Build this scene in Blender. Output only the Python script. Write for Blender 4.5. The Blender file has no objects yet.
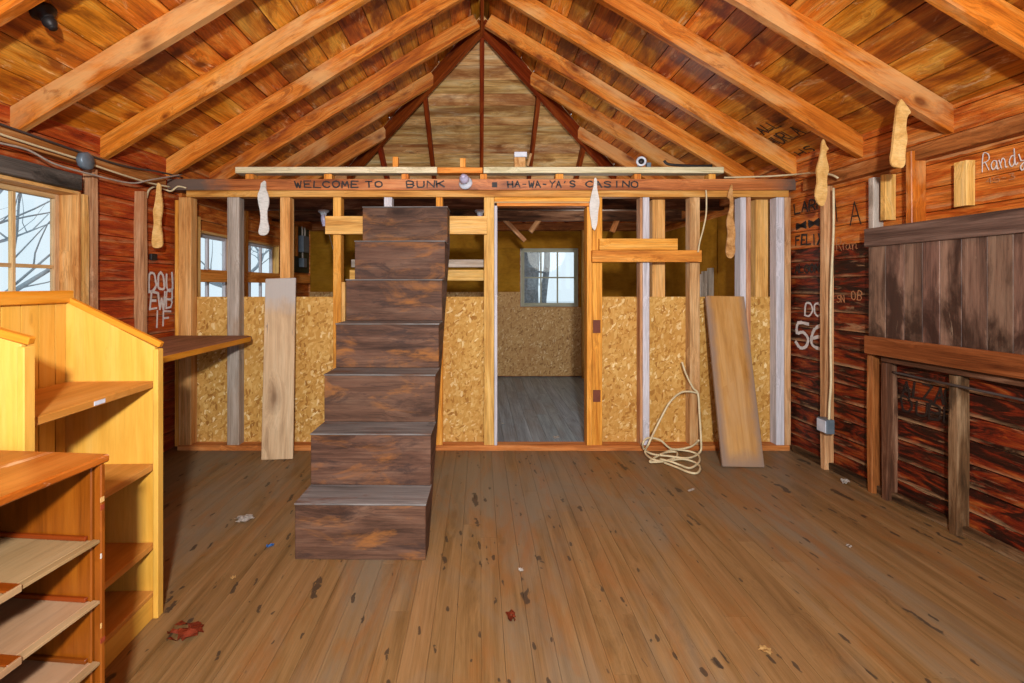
import bpy, bmesh, math, random
from mathutils import Vector, Matrix
random.seed(7)
SC = bpy.context.scene
COL = SC.collection

# ------------------------------------------------------------------ camera
F = 500.0                     # focal length in pixels of the 1024 px wide frame
cam = bpy.data.cameras.new('camera')
cam.sensor_fit = 'HORIZONTAL'; cam.sensor_width = 36.0
cam.lens = F / 1024.0 * 36.0
cam.shift_x = 32.0 / 1024.0
cam.shift_y = -56.5 / 1024.0
cam.clip_start = 0.05
camo = bpy.data.objects.new('camera', cam); COL.objects.link(camo)
camo.location = (0, 0, 1.32); camo.rotation_euler = (math.pi/2, 0, 0)
SC.camera = camo

# ------------------------------------------------------------------ world, lamps, exposure
wd = bpy.data.worlds.new('overcast_sky'); SC.world = wd; wd.use_nodes = True
bg = wd.node_tree.nodes['Background']
bg.inputs[0].default_value = (0.80, 0.91, 1.0, 1); bg.inputs[1].default_value = 1.1
def lamp(name, kind, loc, power, size, target, col=(1, 1, 1)):
    l = bpy.data.lights.new(name, kind); l.energy = power; l.color = col
    if kind == 'AREA': l.size = size
    else: l.shadow_soft_size = size
    o = bpy.data.objects.new(name, l); COL.objects.link(o); o.location = loc
    d = Vector(target) - Vector(loc)
    o.rotation_euler = d.to_track_quat('-Z', 'Y').to_euler()
    return o
lamp('flash_lamp', 'AREA', (0.12, -0.75, 1.93), 215, 0.14, (0.15, 4.0, 2.0), (1.0, 1.0, 0.98))
lamp('rear_fill_lamp', 'AREA', (0.0, -2.6, 1.9), 42, 3.2, (0.0, 4.0, 1.9), (0.97, 1.0, 1.0))  # added soft fill behind the camera, no doorway stands there
lamp('back_room_fill', 'POINT', (1.2, 5.3, 1.9), 16, 0.35, (0, 6, 1.2), (1.0, 0.95, 0.86))  # added fill to brighten the back room, no fitting belongs to it
vs = SC.view_settings
vs.view_transform = 'Standard'; vs.look = 'None'; vs.gamma = 1.0; vs.use_curve_mapping = False
vs.exposure = 0.0

# ------------------------------------------------------------------ helpers
def s1(v):
    v /= 255.0
    return v/12.92 if v <= 0.04045 else ((v+0.055)/1.055)**2.4
def S(r, g, b): return (s1(r), s1(g), s1(b), 1.0)

class NT:
    def __init__(s, name):
        s.m = bpy.data.materials.new(name); s.m.use_nodes = True
        s.t = s.m.node_tree; s.b = s.t.nodes['Principled BSDF']
    def n(s, kind, **kw):
        nd = s.t.nodes.new(kind)
        for k, v in kw.items(): setattr(nd, k, v)
        return nd
    def l(s, a, b): s.t.links.new(a, b)
    def ramp(s, fac, stops):
        r = s.n('ShaderNodeValToRGB'); e = r.color_ramp.elements
        while len(e) < len(stops): e.new(0.5)
        for i, (p, c) in enumerate(stops): e[i].position = p; e[i].color = c
        s.l(fac, r.inputs[0]); return r.outputs[0]
    def math(s, op, a, b=0.0, clamp=False):
        nd = s.n('ShaderNodeMath', operation=op); nd.use_clamp = clamp
        for i, v in enumerate((a, b)):
            if isinstance(v, (int, float)): nd.inputs[i].default_value = v
            else: s.l(v, nd.inputs[i])
        return nd.outputs[0]
    def mix(s, fac, a, b, blend='MIX'):
        nd = s.n('ShaderNodeMix', data_type='RGBA', blend_type=blend)
        for sock, v in ((nd.inputs[0], fac), (nd.inputs[6], a), (nd.inputs[7], b)):
            if isinstance(v, (int, float)): sock.default_value = v
            elif isinstance(v, tuple): sock.default_value = v
            else: s.l(v, sock)
        return nd.outputs[2]
    def coords(s):
        tc = s.n('ShaderNodeTexCoord'); oi = s.n('ShaderNodeObjectInfo'); g = s.n('ShaderNodeNewGeometry')
        s.rand = s.math('FRACT', s.math('ADD', s.math('MULTIPLY', oi.outputs['Random'], 7.31), g.outputs['Random Per Island']))
        cx = s.n('ShaderNodeCombineXYZ')
        s.l(s.math('MULTIPLY', s.rand, 61.0), cx.inputs[0]); s.l(s.math('MULTIPLY', s.rand, 23.0), cx.inputs[1]); s.l(s.math('MULTIPLY', s.rand, 37.0), cx.inputs[2])
        va = s.n('ShaderNodeVectorMath', operation='ADD'); s.l(tc.outputs['Object'], va.inputs[0]); s.l(cx.outputs[0], va.inputs[1])
        s.raw = tc.outputs['Object']; s.co = va.outputs[0]; return s.co
    def noise(s, vec, scale, detail=4.0, rough=0.55, dist=0.0, mp=None):
        if mp:
            m = s.n('ShaderNodeMapping'); m.inputs['Scale'].default_value = mp; s.l(vec, m.inputs[0]); vec = m.outputs[0]
        nd = s.n('ShaderNodeTexNoise'); nd.inputs['Scale'].default_value = scale; nd.inputs['Detail'].default_value = detail
        nd.inputs['Roughness'].default_value = rough; nd.inputs['Distortion'].default_value = dist
        s.l(vec, nd.inputs['Vector']); return nd.outputs[0]
    def bump(s, h, strength, dist=0.004):
        b = s.n('ShaderNodeBump'); b.inputs['Strength'].default_value = strength; b.inputs['Distance'].default_value = dist
        s.l(h, b.inputs['Height']); s.l(b.outputs[0], s.b.inputs['Normal'])

def wood(name, dark, mid, light, grain=(0.9, 13, 13), knots=0.5, var=0.35, blotch=None, rough=0.6, bump=0.35, spec=0.14, flecks=None, ends=None, scuff=None, edge=None, kscale=(2.6, 5.5, 5.5), cont=False, huevar=0.02, fine=0.5):
    """procedural timber, grain along local X, bending round knots"""
    t = NT(name); co = t.coords(); gv = co; big = t.raw if cont else co
    if knots:
        wb = t.noise(co, 5, 3)
        m = t.n('ShaderNodeMapping'); m.inputs['Scale'].default_value = kscale; t.l(co, m.inputs[0])
        wv = t.n('ShaderNodeVectorMath', operation='ADD'); cw = t.n('ShaderNodeCombineXYZ')
        t.l(m.outputs[0], wv.inputs[0]); t.l(t.math('MULTIPLY', wb, 0.5), cw.inputs[0]); t.l(t.math('MULTIPLY', wb, 0.4), cw.inputs[1]); t.l(cw.outputs[0], wv.inputs[1])
        v = t.n('ShaderNodeTexVoronoi'); v.inputs['Scale'].default_value = 1.0; t.l(wv.outputs[0], v.inputs['Vector'])
        sp = t.n('ShaderNodeSeparateColor'); t.l(v.outputs['Color'], sp.inputs[0])
        size = t.ramp(sp.outputs[0], [(0.35, (0, 0, 0, 1)), (1.0, (1, 1, 1, 1))])        # many cells have no knot
        dist = t.math('DIVIDE', v.outputs['Distance'], t.math('ADD', t.math('MULTIPLY', size, 0.9), 0.02))
        pull = t.ramp(dist, [(0.0, (1, 1, 1, 1)), (0.75, (0, 0, 0, 1))])
        sv = t.n('ShaderNodeVectorMath', operation='ADD'); cz = t.n('ShaderNodeCombineXYZ')
        for k in (1, 2): t.l(t.math('MULTIPLY', pull, 0.05), cz.inputs[k])
        t.l(co, sv.inputs[0]); t.l(cz.outputs[0], sv.inputs[1]); gv = sv.outputs[0]
    g = t.noise(gv, 1.6, 8, 0.66, 0.5, grain)
    c = t.ramp(g, [(0.32, dark), (0.50, mid), (0.68, light)])
    f = t.noise(gv, 4.0, 4, 0.7, 0.2, (grain[0]*1.2, grain[1]*4, grain[2]*4))
    c = t.mix(fine, c, t.ramp(f, [(0.40, (0.36, 0.36, 0.36, 1)), (0.54, (1, 1, 1, 1))]), 'MULTIPLY')
    if blotch:
        bc, amt, sc, lo, hi = blotch
        b = t.noise(big, sc, 6, 0.65, 0.6, (0.6, 1.8, 1.8))
        c = t.mix(t.math('MULTIPLY', t.ramp(b, [(lo, (0, 0, 0, 1)), (hi, (1, 1, 1, 1))]), amt), c, bc)
    if scuff:
        bc, amt, sc, lo, hi = scuff
        b = t.noise(big, sc, 7, 0.72, 0.8, (1.0, 3.5, 3.5))
        c = t.mix(t.math('MULTIPLY', t.ramp(b, [(lo, (0, 0, 0, 1)), (hi, (1, 1, 1, 1))]), amt), c, bc)
    if knots:
        k = t.ramp(dist, [(0.13, (1, 1, 1, 1)), (0.25, (0.4, 0.4, 0.4, 1)), (0.45, (0, 0, 0, 1))])
        c = t.mix(t.math('MULTIPLY', k, knots), c, (dark[0]*0.42, dark[1]*0.34, dark[2]*0.3, 1))
    if flecks:
        fc, thr = flecks
        for sc2, off in (((3.5, 13, 13), 0.0), ((9, 30, 30), 5.3)):
            wv2 = t.n('ShaderNodeVectorMath', operation='ADD'); wn = t.noise(co, 14, 3); cw2 = t.n('ShaderNodeCombineXYZ')
            m = t.n('ShaderNodeMapping'); m.inputs['Scale'].default_value = sc2; m.inputs['Location'].default_value = (off, off, off); t.l(t.raw, m.inputs[0])
            t.l(m.outputs[0], wv2.inputs[0]); t.l(t.math('MULTIPLY', wn, 1.3), cw2.inputs[0]); t.l(t.math('MULTIPLY', wn, 1.1), cw2.inputs[1]); t.l(cw2.outputs[0], wv2.inputs[1])
            v2 = t.n('ShaderNodeTexVoronoi'); v2.inputs['Scale'].default_value = 1.0; t.l(wv2.outputs[0], v2.inputs['Vector'])
            sp2 = t.n('ShaderNodeSeparateColor'); t.l(v2.outputs['Color'], sp2.inputs[0])
            rad = t.math('MULTIPLY', t.math('SUBTRACT', sp2.outputs[1], 0.55, True), thr)
            k = t.ramp(t.math('SUBTRACT', v2.outputs['Distance'], rad), [(0.0, (1, 1, 1, 1)), (0.05, (0, 0, 0, 1))])
            c = t.mix(t.math('MULTIPLY', k, 0.8), c, fc)
    if ends or edge:
        sx = t.n('ShaderNodeSeparateXYZ'); t.l(t.raw, sx.inputs[0])
        if ends:
            ec, xa, xb, soft = ends
            x = t.math('ADD', sx.outputs[0], t.math('MULTIPLY', t.math('SUBTRACT', t.noise(co, 6, 5, 0.7), 0.5), soft*1.5))
            e1 = t.math('DIVIDE', t.math('SUBTRACT', xa, x), soft, True); e2 = t.math('DIVIDE', t.math('SUBTRACT', x, xb), soft, True)
            c = t.mix(t.math('MULTIPLY', t.math('MAXIMUM', e1, e2), 0.9), c, ec)
        if edge:
            ec, ya, soft = edge
            y = t.math('ADD', t.math('ABSOLUTE', sx.outputs[1]), t.math('MULTIPLY', t.math('SUBTRACT', t.noise(co, 3, 5, 0.7), 0.5), soft*2))
            c = t.mix(t.math('MULTIPLY', t.math('DIVIDE', t.math('SUBTRACT', y, ya), soft, True), 0.85), c, ec)
    br = t.math('ADD', t.math('MULTIPLY', t.rand, var), 1.0 - var*0.5)
    hs = t.n('ShaderNodeHueSaturation'); t.l(c, hs.inputs['Color']); t.l(br, hs.inputs['Value'])
    hue = t.math('ADD', 0.5-huevar/2, t.math('MULTIPLY', t.math('FRACT', t.math('MULTIPLY', t.rand, 13.7)), huevar)); t.l(hue, hs.inputs['Hue'])
    t.l(hs.outputs[0], t.b.inputs['Base Color'])
    t.b.inputs['Roughness'].default_value = rough; t.b.inputs['Specular IOR Level'].default_value = spec
    t.bump(t.math('ADD', g, t.math('MULTIPLY', f, 0.6)), bump)
    return t.m

def plain(name, col, rough=0.5, metal=0.0, spec=0.4, var=0.12):
    t = NT(name); co = t.coords()
    n = t.noise(co, 18, 4)
    c = t.mix(t.ramp(n, [(0.35, (0, 0, 0, 1)), (0.7, (1, 1, 1, 1))]), (col[0]*(1-var*2), col[1]*(1-var*2), col[2]*(1-var*2), 1), col)
    t.l(c, t.b.inputs['Base Color']); t.b.inputs['Roughness'].default_value = rough
    t.b.inputs['Metallic'].default_value = metal; t.b.inputs['Specular IOR Level'].default_value = spec
    return t.m

def osb_mat(name, tone=1.0, sat=1.0):
    t = NT(name); co = t.coords(); out = None
    wob = t.noise(co, 14, 4)
    for i, (sc, rot) in enumerate((((26, 60, 1), 0.5), ((58, 24, 1), 0.9), ((25, 62, 1), -0.6), ((64, 30, 1), 0.2))):
        m = t.n('ShaderNodeMapping'); m.inputs['Scale'].default_value = (1, 1, 1); m.inputs['Rotation'].default_value = (0, 0, rot); t.l(co, m.inputs[0])
        m2 = t.n('ShaderNodeMapping'); m2.inputs['Scale'].default_value = sc; t.l(m.outputs[0], m2.inputs[0])
        va = t.n('ShaderNodeVectorMath', operation='ADD'); t.l(m2.outputs[0], va.inputs[0])
        cm = t.n('ShaderNodeCombineXYZ'); t.l(t.math('MULTIPLY', wob, 3.0), cm.inputs[0]); t.l(t.math('MULTIPLY', wob, -2.4), cm.inputs[1]); t.l(cm.outputs[0], va.inputs[1])
        v = t.n('ShaderNodeTexVoronoi'); v.inputs['Scale'].default_value = 1.0; t.l(va.outputs[0], v.inputs['Vector'])
        sp = t.n('ShaderNodeSeparateColor'); t.l(v.outputs['Color'], sp.inputs[0])
        c = t.ramp(sp.outputs[0], [(0.0, S(150, 98, 38)), (0.18, S(188, 136, 62)), (0.7, S(204, 154, 78)), (0.92, S(214, 170, 98)), (1.0, S(236, 206, 150))])
        out = c if out is None else t.mix(t.math('GREATER_THAN', sp.outputs[1], 0.55), out, c)
    big = t.noise(co, 1.6, 3)
    out = t.mix(t.math('MULTIPLY', t.ramp(big, [(0.4, (0, 0, 0, 1)), (0.65, (1, 1, 1, 1))]), 0.35), out, S(176, 116, 40))
    hs = t.n('ShaderNodeHueSaturation'); hs.inputs['Value'].default_value = tone; hs.inputs['Hue'].default_value = 0.502; hs.inputs['Saturation'].default_value = sat; t.l(out, hs.inputs['Color'])
    t.l(hs.outputs[0], t.b.inputs['Base Color']); t.b.inputs['Roughness'].default_value = 0.7; t.b.inputs['Specular IOR Level'].default_value = 0.08
    t.bump(t.noise(co, 60, 3), 0.3, 0.003)
    return t.m

def siding_mat(name, stops, streak, samt, pitch, eamt):
    """rough stained siding: long streaks of stain, char and bare wood, boards worn pale along their edges"""
    t = NT(name); co = t.coords()
    g = t.noise(co, 1.7, 7, 0.66, 1.0, (1.6, 8, 8))
    c = t.ramp(g, stops)
    f = t.noise(co, 5, 5, 0.7, 0.3, (0.9, 20, 20))
    c = t.mix(0.6, c, t.ramp(f, [(0.38, (0.3, 0.3, 0.3, 1)), (0.58, (1.1, 1.1, 1.1, 1))]), 'MULTIPLY')
    st = t.noise(co, 2.4, 7, 0.72, 1.2, (0.9, 9, 9))
    c = t.mix(t.math('MULTIPLY', t.ramp(st, [(0.57, (0, 0, 0, 1)), (0.68, (1, 1, 1, 1))]), samt), c, streak)
    sx = t.n('ShaderNodeSeparateXYZ'); t.l(t.raw, sx.inputs[0])
    w = t.math('ADD', t.math('DIVIDE', sx.outputs[1], pitch), t.math('MULTIPLY', t.math('SUBTRACT', t.noise(co, 4, 4, 0.6, 0, (1, 3, 3)), 0.5), 0.34))
    fr = t.math('FRACT', w)
    ed = t.ramp(fr, [(0.0, (1, 1, 1, 1)), (0.10, (0.55, 0.55, 0.55, 1)), (0.20, (0, 0, 0, 1))])
    wear = t.ramp(t.noise(co, 2.0, 5, 0.7, 0.5, (1.2, 2, 2)), [(0.40, (0, 0, 0, 1)), (0.56, (1, 1, 1, 1))])
    c = t.mix(t.math('MULTIPLY', t.math('MULTIPLY', ed, wear), eamt), c, streak)
    t.l(c, t.b.inputs['Base Color']); t.b.inputs['Roughness'].default_value = 0.5; t.b.inputs['Specular IOR Level'].default_value = 0.3
    t.bump(t.math('ADD', g, f), 0.7, 0.008)
    return t.m

M = {}
M['deck'] = wood('varnished_roof_boards', S(128, 56, 6), S(202, 112, 24), S(226, 162, 70), (0.8, 6, 6), 0.9, 0.75, (S(112, 36, 4), 0.85, 2.2, 0.50, 0.62), 0.42, 0.4, 0.4, None, None, (S(236, 200, 150), 0.7, 3.2, 0.58, 0.68), None, (3.6, 5.5, 5.5), False, 0.03)
M['hip'] = wood('weathered_roof_boards', S(176, 116, 60), S(236, 184, 116), S(246, 216, 166), (0.8, 7, 7), 0.7, 0.55, (S(130, 66, 24), 0.75, 2.0, 0.48, 0.64), 0.55, 0.5, 0.3, None, None, (S(226, 206, 176), 0.5, 3, 0.60, 0.70))
M['rafter'] = wood('varnished_rafter', S(142, 62, 8), S(206, 116, 32), S(222, 150, 70), (0.8, 8, 8), 0.8, 0.25, (S(212, 164, 106), 0.7, 1.8, 0.50, 0.64), 0.42, 0.4, 0.4, None, None, (S(116, 52, 10), 0.6, 2.6, 0.58, 0.66), None, (3.4, 6, 6), False, 0.006)
M['dark_rafter'] = wood('dark_red_rafter', S(82, 26, 8), S(138, 54, 16), S(170, 84, 30), (0.7, 9, 9), 0.5, 0.2)  # dark red timber for the hip rafters and ridge board
M['floor'] = wood('worn_floor_boards', S(104, 76, 42), S(130, 98, 60), S(144, 112, 74), (0.6, 11, 11), 0.3, 0.07, (S(118, 106, 88), 0.8, 0.8, 0.45, 0.60), 0.5, 0.3, 0.3, (S(48, 40, 34), 0.55), None, (S(132, 86, 42), 0.6, 1.1, 0.52, 0.64), None, (1.2, 6, 6), True, 0.004, fine=0.28)
M['floor_grey'] = wood('grey_floor_boards', S(112, 122, 130), S(138, 152, 162), S(158, 172, 182), (0.6, 11, 11), 0.3, 0.12, (S(112, 98, 82), 0.5, 1.2, 0.5, 0.7), 0.45, 0.25, 0.35)
M['pine'] = wood('fresh_pine_stud', S(176, 118, 54), S(216, 162, 90), S(232, 188, 124), (0.8, 10, 10), 0.45, 0.15)
M['orange_pine'] = wood('orange_pine', S(176, 100, 30), S(222, 146, 58), S(236, 174, 92), (0.8, 10, 10), 0.45, 0.15)
M['old_pine'] = wood('old_pine_stud', S(132, 86, 52), S(194, 146, 102), S(218, 178, 136), (0.8, 10, 10), 0.5, 0.2, (S(168, 108, 64), 0.5, 2, 0.5, 0.65))
M['brown_stud'] = wood('brown_stud', S(104, 54, 22), S(166, 98, 50), S(200, 142, 92), (0.8, 9, 9), 0.5, 0.22, (S(96, 52, 26), 0.6, 2, 0.5, 0.65))
M['dark_stud'] = wood('charred_stud', S(40, 26, 16), S(98, 66, 44), S(150, 116, 88), (1.0, 9, 9), 0.5, 0.22, (S(34, 22, 16), 0.8, 2.4, 0.5, 0.62))
M['grey_wood'] = wood('weathered_grey_wood', S(124, 112, 102), S(172, 158, 144), S(198, 186, 174), (0.8, 12, 12), 0.45, 0.15, (S(150, 118, 84), 0.5, 2, 0.52, 0.66))
M['header'] = wood('dark_grey_header', S(52, 48, 44), S(86, 80, 74), S(112, 104, 96), (0.8, 12, 12), 0.5, 0.15)
M['white_wood'] = wood('whitewashed_stud', S(176, 172, 176), S(200, 196, 202), S(212, 208, 214), (0.8, 12, 12), 0.2, 0.08)
M['pale'] = wood('pale_board', S(186, 172, 130), S(214, 202, 164), S(228, 218, 186), (0.8, 12, 12), 0.35, 0.1)
M['beam'] = wood('lettered_beam', S(130, 64, 24), S(186, 108, 56), S(206, 138, 86), (0.7, 9, 9), 0.5, 0.1, None, 0.5, 0.3, 0.3, None, (S(84, 76, 70), 0.55, 4.74, 0.25))
M['plate'] = wood('top_plate', S(150, 84, 32), S(200, 132, 66), S(222, 168, 104), (0.8, 10, 10), 0.5, 0.1)
M['sill'] = wood('sill_plate', S(150, 88, 36), S(198, 128, 60), S(216, 156, 92), (0.8, 10, 10), 0.45, 0.15)
M['shelf'] = wood('brown_shelf', S(110, 72, 48), S(144, 100, 70), S(166, 122, 90), (0.8, 12, 12), 0.2, 0.08)
M['yellow'] = wood('yellow_pine', S(198, 142, 50), S(210, 158, 64), S(218, 170, 82), (0.7, 6, 6), 0.75, 0.14, None, 0.42, 0.12, 0.35, fine=0.12, huevar=0.004)
M['yellow_edge'] = wood('orange_pine_trim', S(172, 104, 22), S(204, 132, 36), S(214, 150, 58), (0.7, 8, 8), 0.2, 0.1, None, 0.45, 0.15, fine=0.12, huevar=0.004)
M['yellow_shelf'] = wood('tan_pine_shelf', S(164, 104, 38), S(188, 126, 56), S(202, 144, 76), (0.7, 7, 7), 0.2, 0.1, None, 0.45, 0.15, fine=0.12, huevar=0.004)
M['dresser'] = wood('varnished_dresser', S(84, 34, 2), S(124, 58, 8), S(142, 74, 16), (0.6, 7, 7), 0.15, 0.1, (S(120, 48, 10), 0.4, 1.5, 0.5, 0.7), 0.32, 0.12, 0.45, fine=0.2)
M['dresser_top'] = wood('scuffed_dresser_top', S(108, 52, 8), S(150, 82, 18), S(168, 104, 38), (0.6, 8, 8), 0.1, 0.1, (S(208, 172, 140), 0.7, 6, 0.56, 0.61), 0.35, 0.12, 0.45, fine=0.2)
M['dustboard'] = wood('beige_dust_board', S(132, 100, 66), S(150, 118, 84), S(160, 130, 98), (0.8, 3, 3), 0.05, 0.08, fine=0.2)
M['riser'] = wood('worn_painted_riser', S(54, 36, 28), S(92, 64, 50), S(112, 84, 68), (0.8, 6, 6), 0.8, 0.16, (S(150, 94, 42), 0.75, 4.5, 0.53, 0.70), 0.62, 0.4, 0.14, None, None, (S(54, 40, 36), 0.75, 3.0, 0.53, 0.63), fine=0.5, huevar=0.004)
M['tread'] = wood('dusty_grey_tread', S(72, 68, 66), S(116, 112, 110), S(144, 140, 138), (0.8, 9, 9), 0.2, 0.1, (S(96, 60, 38), 0.7, 3, 0.54, 0.66), 0.6, 0.3)
M['stringer'] = wood('dark_stringer', S(54, 34, 26), S(90, 60, 48), S(120, 86, 70), (0.8, 10, 10), 0.3, 0.1)
M['shutter'] = wood('weathered_shutter_board', S(66, 46, 38), S(122, 92, 76), S(152, 122, 102), (0.7, 7, 7), 0.7, 0.35, (S(44, 26, 20), 0.9, 2.2, 0.50, 0.62), 0.5, 0.45, 0.35, None, None, (S(164, 140, 118), 0.5, 2.6, 0.60, 0.70))
M['shutter_rail'] = wood('grey_brown_rail', S(62, 44, 38), S(102, 78, 68), S(130, 104, 92), (0.7, 12, 12), 0.3, 0.15)
M['red_rail'] = wood('red_brown_rail', S(80, 34, 14), S(128, 66, 34), S(150, 88, 54), (0.7, 12, 12), 0.35, 0.12)
M['khaki'] = wood('khaki_hardboard', S(124, 84, 18), S(148, 106, 24), S(160, 118, 36), (2, 2, 2), 0.0, 0.12, (S(126, 84, 22), 0.4, 1.5, 0.4, 0.7), 0.7, 0.1, 0.05, fine=0.2)
M['olive'] = wood('dark_olive_board', S(50, 52, 38), S(66, 68, 50), S(78, 78, 60), (2, 2, 2), 0.0, 0.1, fine=0.2)
M['board_l'] = wood('grey_to_tan_board', S(160, 128, 96), S(196, 164, 128), S(210, 184, 150), (0.7, 7, 7), 0.7, 0.05, None, 0.5, 0.25, 0.3, None, (S(168, 162, 158), -5.0, 1.10, 0.14), (S(96, 88, 84), 0.7, 5, 0.62, 0.70), fine=0.25)
M['board_r'] = wood('orange_plank', S(150, 100, 46), S(178, 128, 70), S(192, 148, 96), (0.6, 7, 7), 0.1, 0.05, (S(160, 124, 92), 0.5, 1.4, 0.45, 0.65), 0.4, 0.2, 0.3, None, (S(136, 112, 96), 0.12, 9.0, 0.1), None, (S(130, 110, 98), 0.095, 0.05), fine=0.15)
M['cut_tan'] = wood('tan_particle_board', S(190, 140, 74), S(214, 168, 100), S(228, 188, 124), (9, 9, 9), 0.0, 0.08, None, 0.6, 0.1, fine=0.25, huevar=0.0)
M['cut_grey'] = wood('grey_painted_board', S(184, 180, 172), S(206, 202, 196), S(216, 212, 206), (6, 6, 6), 0.0, 0.05, None, 0.6, 0.08, fine=0.25, huevar=0.0)
M['cut_brown'] = wood('brown_particle_board', S(150, 100, 52), S(190, 140, 84), S(214, 170, 118), (14, 14, 14), 0.0, 0.05, None, 0.6, 0.15, fine=0.25, huevar=0.0)
M['side_low'] = siding_mat('stained_siding', [(0.30, S(24, 12, 6)), (0.46, S(50, 18, 8)), (0.53, S(112, 32, 10)), (0.60, S(140, 60, 20)), (0.75, S(176, 112, 52))], S(176, 138, 100), 0.6, 0.125, 0.9)
M['side_up'] = siding_mat('bare_siding', [(0.28, S(120, 50, 14)), (0.42, S(178, 82, 22)), (0.58, S(208, 122, 48)), (0.75, S(220, 156, 92))], S(216, 172, 118), 0.35, 0.135, 0.5)
M['side_red'] = siding_mat('red_siding', [(0.28, S(84, 24, 8)), (0.42, S(158, 52, 14)), (0.58, S(184, 82, 26)), (0.75, S(200, 124, 60))], S(206, 160, 114), 0.4, 0.135, 0.5)
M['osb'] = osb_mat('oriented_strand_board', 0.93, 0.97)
M['osb_dim'] = osb_mat('dim_strand_board', 0.8, 0.85)  # strand board copy with the back room's dimness put into its colour
M['cable'] = plain('beige_cable', S(214, 196, 156), 0.5)
M['cable_dark'] = plain('dark_cable', S(70, 60, 56), 0.5)
M['cable_grey'] = plain('grey_cable', S(168, 156, 144), 0.5)
M['ink'] = plain('black_marker', S(36, 26, 22), 0.6)
M['chalk'] = plain('white_paint_marks', S(214, 208, 204), 0.7)
M['metal'] = plain('blue_grey_metal', S(110, 124, 136), 0.4, 0.3)
M['porcelain'] = plain('white_porcelain', S(206, 212, 224), 0.25)
M['bulb'] = plain('lilac_bulb', S(186, 180, 208), 0.2)
M['iron'] = plain('dark_iron', S(48, 44, 44), 0.5, 0.5)
M['rust'] = plain('rusty_hinge', S(112, 54, 30), 0.7)
M['muntin'] = wood('pale_window_wood', S(170, 130, 84), S(206, 168, 118), S(220, 188, 142), (0.8, 12, 12), 0.1, 0.1)
M['sash'] = wood('grey_green_sash', S(140, 140, 120), S(164, 164, 144), S(176, 176, 158), (0.8, 12, 12), 0.0, 0.05)
M['bark'] = plain('grey_bark', S(128, 132, 136), 0.9, 0, 0.1, 0.25)
M['glare_bark'] = plain('glare_paled_bark', S(178, 188, 196), 0.9, 0, 0.1, 0.1)  # bark paled so window glare is put into its colour, no frost
M['snow'] = plain('snow', S(226, 230, 232), 0.9, 0, 0.1, 0.03)
M['clap'] = plain('white_clapboard', S(206, 216, 224), 0.7, 0, 0.2, 0.04)
M['faint'] = plain('faded_chalk', S(176, 120, 80), 0.7)
M['paper'] = plain('white_paper', S(206, 196, 186), 0.8)
M['red_paper'] = plain('red_brown_wrapper', S(160, 66, 36), 0.6, 0, 0.3, 0.3)
M['blue_paper'] = plain('blue_scrap', S(70, 120, 190), 0.6)
M['tan_paper'] = plain('tan_scrap', S(206, 160, 96), 0.7)
def glass():
    t = NT('window_glass'); nt = t.t
    tr = t.n('ShaderNodeBsdfTransparent'); gl = t.n('ShaderNodeBsdfGlossy'); gl.inputs['Roughness'].default_value = 0.03
    mx = t.n('ShaderNodeMixShader'); mx.inputs[0].default_value = 0.04
    t.l(tr.outputs[0], mx.inputs[1]); t.l(gl.outputs[0], mx.inputs[2])
    t.l(mx.outputs[0], nt.nodes['Material Output'].inputs[0]); tr.inputs[0].default_value = (0.95, 0.98, 0.98, 1)
    return t.m
M['glass'] = glass()

ROOT = {}
def link(name, bm, mat, mtx=None, parent=None, kind=None, label=None, smooth=False):
    me = bpy.data.meshes.new(name)
    bmesh.ops.recalc_face_normals(bm, faces=bm.faces)
    bm.to_mesh(me); bm.free()
    if smooth:
        for p in me.polygons: p.use_smooth = True
    me.materials.append(M[mat] if isinstance(mat, str) else mat)
    o = bpy.data.objects.new(name, me); COL.objects.link(o)
    W = mtx.copy() if mtx else Matrix.Identity(4)
    ROOT[o.name] = W
    if parent:
        o.parent = parent; o.matrix_basis = ROOT[parent.name].inverted() @ W
    else: o.matrix_basis = W
    if kind: o['kind'] = kind
    if label: o['label'] = label
    return o
def tag(o, label, cat, group=None):
    o['label'] = label; o['category'] = cat
    if group: o['group'] = group
    return o
def thing(name, loc, label=None, cat=None, group=None, kind=None):
    o = bpy.data.objects.new(name, None); COL.objects.link(o); o.empty_display_size = 0.1
    o.location = loc; ROOT[o.name] = Matrix.Translation(Vector(loc))
    if label: tag(o, label, cat, group)
    if kind: o['kind'] = kind
    return o
def frame(x, y, z, o):
    m = Matrix.Identity(4)
    for i, a in enumerate((x, y, z)):
        v = Vector(a)
        for r in range(3): m[r][i] = v[r]
    for r in range(3): m[r][3] = o[r]
    return m
def hexa(bm, c):
    v = [bm.verts.new(p) for p in c]
    for f in ((0, 3, 2, 1), (4, 5, 6, 7), (0, 1, 5, 4), (1, 2, 6, 5), (2, 3, 7, 6), (3, 0, 4, 7)): bm.faces.new([v[i] for i in f])
    return v
def bbox(bm, x0, x1, y0, y1, z0, z1):
    return hexa(bm, [(x0, y0, z0), (x1, y0, z0), (x1, y1, z0), (x0, y1, z0), (x0, y0, z1), (x1, y0, z1), (x1, y1, z1), (x0, y1, z1)])
def bev(bm, w):
    bmesh.ops.bevel(bm, geom=list(bm.edges), offset=w, segments=1, affect='EDGES', clamp_overlap=True)
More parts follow.
